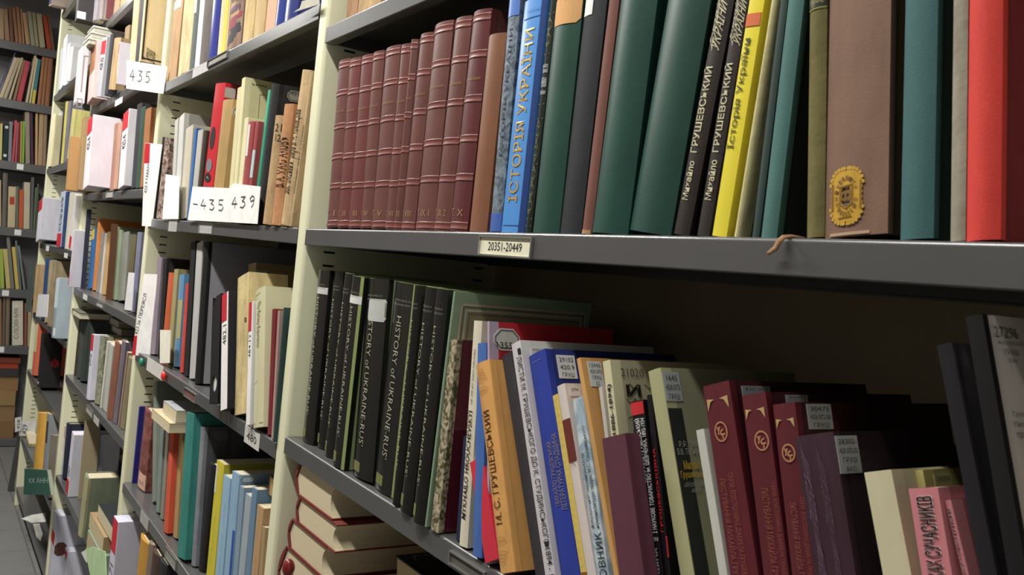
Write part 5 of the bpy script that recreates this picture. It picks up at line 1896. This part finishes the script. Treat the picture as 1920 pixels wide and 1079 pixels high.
# big white files at the foot of the fourth bay
yg = F0.on_u(144, 1000, -3.66).y
K8 = Shelf("fourth bay's bottom shelf", F0, -4.89, -3.655, -1.28, -1.28, .0, .12)
put(K7, 'tall white file with a printed brown hand and red tag, near the floor', 'c9c9d6', (84.5, 1079), (97, 947), (91, 1079), u=1, ys=F0.on_u(91, 1079, -3.585).y, D=.2, lo=True, front=1, do=[
    lambda b: patch('printed_hand', b.side, b.ps(102, 1030)[0], b.ps(124, 1030)[0], b.ps(112, 1043)[1], b.ps(112, 1018)[1], M('5c3c34', 'plain'), b.root, 1, .011)], **wfile('', (.55, .72), None))
put(K7, 'white file in front of the printed hand file, with red tag', 'cfcfdc', (117, 1079), (120, 1022), (123, 1079), u=1, ys=F0.on_u(123, 1079, -3.45).y, D=.16, lo=True, front=1, **wfile('24', (.82, .95), (.7, .8)))
build_shelf(K6)
build_shelf(K7)
# flat books and papers at the right end of the sixth shelf
zz = -.9045
p = F0.on_v(196, 1013, -.06)
for desc, col, pg, pix, th_, ys_ in (('pale green flat book under the cream paged one', '7f9486', 'c2b28c', (161, 209), .058, -.02), ('cream paged flat book with torn brown foot on the green one', 'a08660', 'd2c29c', (166, 221), .042, -.015),
                                     ('black topped flat book on the cream paged one', '23262a', 'd8cfae', (182, 222), .04, -.005)):
    u0, u1 = F0.u_at(pix[0], ys_, zz + EYE), F0.u_at(pix[1], ys_, zz + EYE)
    flat_book(desc, col, u0, min(u1, u0 + .24), ys_, .18, zz, th_, group='flat books on the third bay sixth shelf', pages=pg, mat='plain', spine='right', fore=.001, hard=False)
    zz += th_ + .001
quad(((160, 1030), (172, 1026), (197, 1035), (199, 1079), (170, 1085), (163, 1050)), V(-.13), 'pale green paper sheets drooping beside the 440.71 file', 'papers', name='loose_papers', col='b4d3a0')
quad(((152, 1037), (161, 1031), (166, 1052), (162, 1056)), V(-.125), 'white paper corner sticking out beside the pale green sheets', 'papers', name='loose_papers', col='d6dcd2')

# ================================================================ fourth bay
D1 = Shelf("fourth bay's first shelf", F0, -4.89, -3.655, 1.04, 1.04, .0, .12)
put(D1, 'white box with red and navy bands at the top left', 'd9c2b4', 91, (95, -4), 96, u=1, ys=F0.on_u(91, 24, -4.86).y, H=.2, D=.2, lo=True, make=file_box, cat='box', name='cardboard_box',
    do=[lambda b: b.band(.02, .28, '2c3050', .0, .99, 'plain', 'navy_band'), lambda b: b.band(.28, .8, 'c8443c', .78, .98, 'plain', 'red_band'), lambda b: b.band(.28, .8, 'd69870', .55, .76, 'plain', 'orange_band')])
build_shelf(D1)
D2 = Shelf("fourth bay's second shelf", F0, -4.89, -3.655, .636, .636, .0, .12)
for desc, col, l, t, r, o in [('grey white file', 'c6cad0', 108, (114, 95), 111, {}), ('white file with rounded label', 'eef0f2', 112, (120, 75), 118, dict(ys=.0)),
                              ('bright white file', 'f2f2f4', 119, (127, 84), 124, {}), ('white folder', 'e6e6e8', 125, (133, 88), 131, {})]:
    put(D2, desc, col, l, t, r, lo=True, make=file_box, cat='file', name='archive_file', **o)
build_shelf(D2)
D3 = Shelf("fourth bay's third shelf", F0, -4.89, -3.655, .282, .282, .0, .12)
for desc, col, l, t, r, o in [('pale cream book', 'e4dcb4', 90, (99, 218), 96, {}), ('cream book', 'ded4a8', 97, (106, 216), 103, {}),
                              ('white file with red foot tag', 'ececf0', 104, (107.5, 215), 110, dict(u=1, auto=1, D=.15, **wfile('', (.02, .25), None), do=[faint(.3, .6, .3, .75, '55555c')])),
                              ('black thin book', '26242a', 111.5, (119, 196), 114, dict(ys=.02)), ('yellow topped thin book', 'c9be50', 115, (122, 197), 118, dict(ys=.02)), ('grey thin book', '77747c', 119, (127, 198), 124, dict(ys=.02)), ('pale yellow book', 'd0c878', 126, (137, 204), 132, dict(ys=.0))]:
    put(D3, desc, col, l, t, r, lo=True, **o)
build_shelf(D3)
D4 = Shelf("fourth bay's fourth shelf", F0, -4.89, -3.655, -.08, -.08, .0, .12)
for desc, col, l, t, r, o in [('broad white file with red head tag, left end', 'd8d7e2', 67, (71.5, 379), 73.5, dict(u=1, ys=F0.on_u(67, 465, -4.83).y, D=.2, **wfile('', (.73, .985), None))),
                              ('pale blue file with handwritten spine and red foot tag', 'b9c6da', 105, (114.5, 361), 114, dict(u=1, auto=1, D=.15, **wfile('427.92 Сент де ла Пас', (.01, .24), (.28, .9)))),
                              ('navy thin book', '28406c', 116, (125, 362), 119, {}), ('cream white book', 'd4cfc0', 121, (131, 362), 125, dict(kind='paper')), ('white file with red foot', 'd5d2d0', 128, (140, 364), 134, dict(ys=-.015, **wfile('', (.02, .24), None)))]:
    put(D4, desc, col, l, t, r, lo=True, **o)
build_shelf(D4)
D5 = Shelf("fourth bay's fifth shelf", F0, -4.89, -3.655, -.42, -.42, .0, .12)
ye = F0.on_u(62, 581, -4.8).y
for desc, col, l, t, r, o in [('dark grey board jutting past the upright', '4a5250', (49.5, 580), (54, 497), (53, 581), dict(u=1, ys=F0.on_u(49.5, 580, -4.888).y, D=.18)), ('tan board jutting past the upright', 'b89a6c', (62, 581), (66, 497), (65, 582), dict(u=1, ys=F0.on_u(62, 581, -4.852).y, D=.16)),
                              ('dark blue book', '23477c', (77, 596), (83.5, 488), (83, 598), dict(ys=.0)), ('tan thin book', 'a89878', (85, 599), (93, 490), (89, 600), dict(ys=.0, mat='worn')), ('beige book', '998a6c', (90.5, 602), (101, 490), (95, 603), dict(ys=.0, mat='worn')),
                              ('pale blue white printed box with a white label', '98a6b0', (96.5, 634), (106, 522), (102, 635), dict(u=1, ys=F0.on_u(102, 635, -3.70).y, D=.055, make=file_box, cat='box', name='archive_box', do=[lambda b: b.band(.5, .99, 'c9d8e0', .02, .98, 'paper', 'pale_print'), lambda b: b.band(.04, .17, 'e8e8ea', .45, .98, 'paper', 'box_label')]))]:
    put(D5, desc, col, l, t, r, lo=True, **o)
build_shelf(D5)
quad(((72, 552), (91, 552.5), (88, 595), (67, 594)), V(-.06), 'blank white slip hanging below the dark blue book in the fourth bay', 'slip', name='divider_slip', col='dcdce0')
D6 = Shelf("fourth bay's sixth shelf", F0, -4.89, -3.655, -.70, -.70, .0, .12)
for desc, col, l, t, r, o in [('orange and cream thin book', 'd8694a', (60, 692), (66, 600), (65, 693), dict(ys=.0, kind='paper', do=[lambda b: b.band(.45, .99, 'd9cf9c', .02, .98, name='cream_half')])),
                              ('black box with a red flower emblem', '1d1a1b', (71, 700), (76, 624), (77, 702), dict(u=1, ys=-.01, D=.075, make=file_box, mat='plain', cat='box', name='archive_box',
                               do=[lambda b: b.side_lines([[b.ps(103, 682), b.ps(103 + 7 * math.cos(k * math.pi / 4), 682 + 7 * math.sin(k * math.pi / 4))] for k in range(8)], .007, 'b8202c', 'flower_emblem'), lambda b: b.band(.06, .1, 'b8b4b0', .1, .5, 'paper', 'white_line')]))]:
    put(D6, desc, col, l, t, r, lo=True, **o)
build_shelf(D6)
D7 = Shelf("fourth bay's seventh shelf", F0, -4.89, -3.655, -1.03, -1.03, .0, .12)
for desc, col, l, t, r, o in [('cream and tan book', 'bfae80', 47, (56, 826), 54, dict(ys=.012, kind='paper', mat='worn')),
                              ('yellow book with pale foot sticker', 'cf9c34', (64, 876), (71, 770), (76, 877), dict(u=1, ys=-.03, do=[lambda b: b.band(.02, .13, 'd2d0cc', .1, .98, name='foot_sticker')])),
                              ('black and white photo covered book', '8a8d90', (79, 880), (85, 770), (84, 884), dict(u=1, ys=-.01, D=.05, kind='paper', do=[lambda b: b.band(.62, .9, '2c2c30', .3, .98, 'plain', 'photo_print')])),
                              ('grey book with a framed round red motif', '7d7568', (91, 890), (97, 815), (95, 893), dict(u=1, ys=F0.on_u(95, 890, -3.74).y, D=.05, do=[lambda b: b.spine_lines([[(.5 + .2 * math.cos(k * .6), .5 + .1 * math.sin(k * .6)) for k in range(12)]], .003, '9c4434', 'round_motif')]))]:
    put(D7, desc, col, l, t, r, lo=True, **o)
build_shelf(D7)
r = quad(((46, 879), (88, 882), (95, 929), (44, 928)), V(-.05), 'dark green book facing out with pale lettering, below the yellow book', 'book',
         [], name='book', col='24584c')
inv = WM[r.name].inverted()
for s_, (xa, xb, yy, hh) in (('XX АНН', (53, 90, 906, 9)),):
    a, bx, cy = (inv @ F0.on_v(x, y, -.05) for x, y in ((xa, yy), (xb, yy + 1), (xa + .3, yy - hh)))
    vs, fs = glyphs(s_, 0)
    me = bpy.data.meshes.new('cover_title')
    me.from_pydata([tuple(a + (bx - a) * u + (cy - a) * v + Vector((0, 0, .0006))) for u, v in vs], [], fs)
    me.materials.append(M('a9bdb0', 'ink'))
    link(bpy.data.objects.new('cover_title', me), r)
bm = bmesh.new()
a, c, d, e = [inv @ F0.on_v(x, y, -.05) for x, y in ((46, 879), (88, 882), (95, 929), (44, 928))]
prism(bm, [Vector((p.x, p.y, -.0014)) for p in (a, c, d, e)], Vector((0, 0, -.012)))
mesh_obj('page_block', bm, pages_mat('8a927e'), r)
quad(((28, 784), (40, 782), (39, 808), (28, 811)), PL(-4.935, -.034), 'small white card reading 428 at the farthest upright, partly covered', 'card', [('428', ((37, 805), (37.5, 787), (32, 806)), 0)], name='sign_card', col='d4d3cf', group='white cards at the farthest upright')
quad(((36, 790), (67, 789), (66, 819), (36, 818)), PL(-4.935, -.026), 'white card reading 429 at the farthest upright, in front of the 428 card', 'card', [('429', ((50, 815), (52, 797), (41, 814)), 0)], name='sign_card', col='dcdbd7', group='white cards at the farthest upright')
for pix, lab in ((((40, 973), (60, 966), (86, 962), (86, 979), (60, 981)), 'white pointed paper scrap lying on the fourth bay base shelf'), (((62, 983), (74, 982), (80, 1002), (76, 1015), (68, 1007)), 'narrow white paper scrap lying right of the pointed one')):
    quad(pix, lambda x, y: F0.on_w(x, y, EYE - 1.2785), lab, 'papers', name='loose_papers', col='d2d2cc')
# dark board leaning at the row end
r = empty('board', Matrix.Identity(4), 'dark narrow board leaning at the end of the far shelving row', 'board')
bm = bmesh.new()
P = [F0.on_u(x, y, -5.15) for x, y in ((35, 812), (43, 812), (24, 934), (14, 932))]
for p in P[2:]:
    p.z = max(p.z, .001)
prism(bm, P, Vector((-.03, 0, 0)))
mesh_obj('plank', bm, M('4a4a46', 'plain'), r)

# ================================================================ bookcase across the aisle end
EN = ['first', 'second', 'third', 'fourth', 'fifth', 'sixth', 'seventh']
ES = [Shelf("end bookcase's %s shelf" % EN[k], FE, -.95, .95, z, z, .015) for k, z in enumerate(EZ)]
E_ROWS = {
    0: [('pale tan book', 'ab8c72', 0, (-2, 16), 9), ('dark tan book', 'a07c5e', 10, (6, 17), 18), ('dark brown book', '75513c', 19.5, (16, 15), 28), ('reddish brown book', '94684c', 29, (23, 14), 35), ('brown book', '9c7050', 36, (30, 12), 42),
        ('tan brown book', 'a98260', 43, (38, 17), 48), ('light brown book', 'b58e68', 49, (42, 24), 57), ('grey green book', '9c9a80', 58.5, (51, 22), 66), ('olive tan book', 'a39a78', 67, (60, 24), 73), ('olive cream book', 'b0a684', 75, (68, 26), 85),
        ('rust red book', 'b5492f', 89, (80, 30), 97), ('brown book', '7c5c46', 98, (89, 28), 103)],
    1: [('dark blue leaning thin book', '4b4f72', -9, (28, 99), -4), ('pale tan leaning book', 'bfae90', -2, (27, 107), 5), ('grey tan leaning book', 'b0a084', 6, (34, 108), 14), ('cream topped tan book', 'c0ae8a', 16, (40, 108), 22), ('dark tan book', '8c7054', 24, (43, 112), 29),
        ('raspberry pink book', 'b84453', 31, (48, 114), 40), ('pale tan book', 'c4b494', 48, (64.5, 104), 53), ('cream book', 'd2c79c', 54.5, (68, 109), 58), ('teal blue and yellow book', '44808a', 59, (71, 111), 65),
        ('light brown volume', 'a06c48', 70, (80, 102), 76), ('light brown volume', '9a6846', 77, (86.5, 102), 83), ('brown volume', '94623f', 84, (92.5, 103), 92)],
    2: [('yellowish book', 'c4b878', -1, (1, 232), 3), ('black book with white labels', '20322e', 4, (8, 231), 14), ('grey book', '808088', 15, (18, 228), 21), ('pink red book', 'bc5058', 22, (28, 226), 27), ('faded pink book', 'a8606a', 28, (32, 230), 31),
        ('dark red book', '8c2f34', 32.5, (35.5, 230), 35), ('mustard book', 'b59a48', 37, (39, 228), 40), ('lime green book', '7cae3c', 41, (43, 228), 46), ('grey cream book', '978a78', 48, (47, 210), 56), ('dark plum book', '4c3444', 58, (56, 205), 63),
        ('pale orange tan book', 'c4a070', 66, (67, 211), 70), ('tan book', 'b09470', 71, (74, 211), 79), ('brown tan book', '9a8064', 80, (83, 214), 86)],
    3: [('pale tan book', 'b8a080', -1, (-1, 338), 2), ('grey brown book', '6a625c', 3.5, (6, 325), 12), ('cream book with a red spine label', 'c0b08c', 14, (16, 350), 28), ('grey green book', '69705c', 29, (30, 350), 34), ('burnt orange book', 'bf5a34', 35, (36.5, 356), 43),
        ('grey white book', 'bdb49c', 44, (45.5, 342), 55), ('slate grey book', '605e60', 56, (59, 333), 61), ('dark green book', '5f7058', 62, (66, 352), 66), ('brown green book', '54584a', 67, (70, 345), 70)],
    4: [('yellow green book', '9cb044', 1, (-2, 468), 11), ('cream book', 'c2b070', 12, (5.5, 468), 20), ('grey book', '78786c', 21, (12, 445), 27), ('pale yellow book', 'c8b058', 29.5, (22, 464), 36), ('slate grey book', '66706e', 37, (28, 452), 43), ('blue grey book', '727c7c', 44, (33, 462), 48)],
    5: [('tan book', '8c6c54', -1, (-1, 560), 3), ('grey brown thin book', '6c5e50', 4, (6, 552), 9), ('brown book', '7a6c58', 10, (12, 558), 17), ('white book titled СЛОВНИК', 'cfc8b8', 23, (23, 565), 43), ('faded red book', '8c5444', 45, (46, 570), 50), ('cream tan book', 'b0a080', 51.5, (53, 572), 58)],
}
for k, rows in E_ROWS.items():
    for desc, col, l, t, r in rows:
        do = []
        if 'labels' in desc:
            do = [lambda b: b.band(.86, .93, 'cfd4d0', .2, .8, name='white_label'), lambda b: b.band(.10, .17, 'cfd4d0', .2, .8, name='white_label')]
        if 'spine label' in desc:
            do = [lambda b: b.band(.56, .75, 'b03c2c', .2, .85, name='spine_label')]
        if 'teal' in desc:
            do = [lambda b: b.band(.0, .3, 'c9b830', .02, .98, name='yellow_foot')]
        if 'raspberry' in desc:
            do = [lambda b: faint(.3, .7, .1, .9, 'd8a0a0')(b)]
        if 'СЛОВНИК' in desc:
            do = [lambda b: b.write('СЛОВНИК', .35, .5, .4, .7, 90, '5a5850')]
        put(ES[k], desc, col, l, t, r, lo=True, do=do, D=.15, kind='hard' if 'brown' in desc else 'paper', mat='cloth' if 'brown' in desc else 'paper', pages='c0b090')
    build_shelf(ES[k])
# lying stacks on the lowest shelf of the end bookcase
zz = EZ[6] + .0005
for k, (desc, col, th_) in enumerate((('tan flat volume, lowest of the end bookcase pile', '8f7048', .10), ('tan flat volume, second up in the end bookcase pile', '9a7c54', .10), ('tan flat volume, third up in the end bookcase pile', 'a4855a', .09),
                                      ('tan flat volume, fourth up in the end bookcase pile', '9c7a50', .085), ('dark grey flat volume near the top of the end pile', '3c3838', .05), ('orange red flat volume, topmost but one of the end pile', 'b0442f', .035), ('red brown flat volume on top of the end pile', '84402f', .03))):
    flat_book(desc, col, -.25, .085 - .004 * (k % 3), .02 + .008 * (k % 2), .2, zz, th_, frame=FE, group='flat pile in the end bookcase', pages=col, mat='worn' if k < 4 else 'cloth', spine='right', hard=False, fore=.001)
    zz += th_ + .001
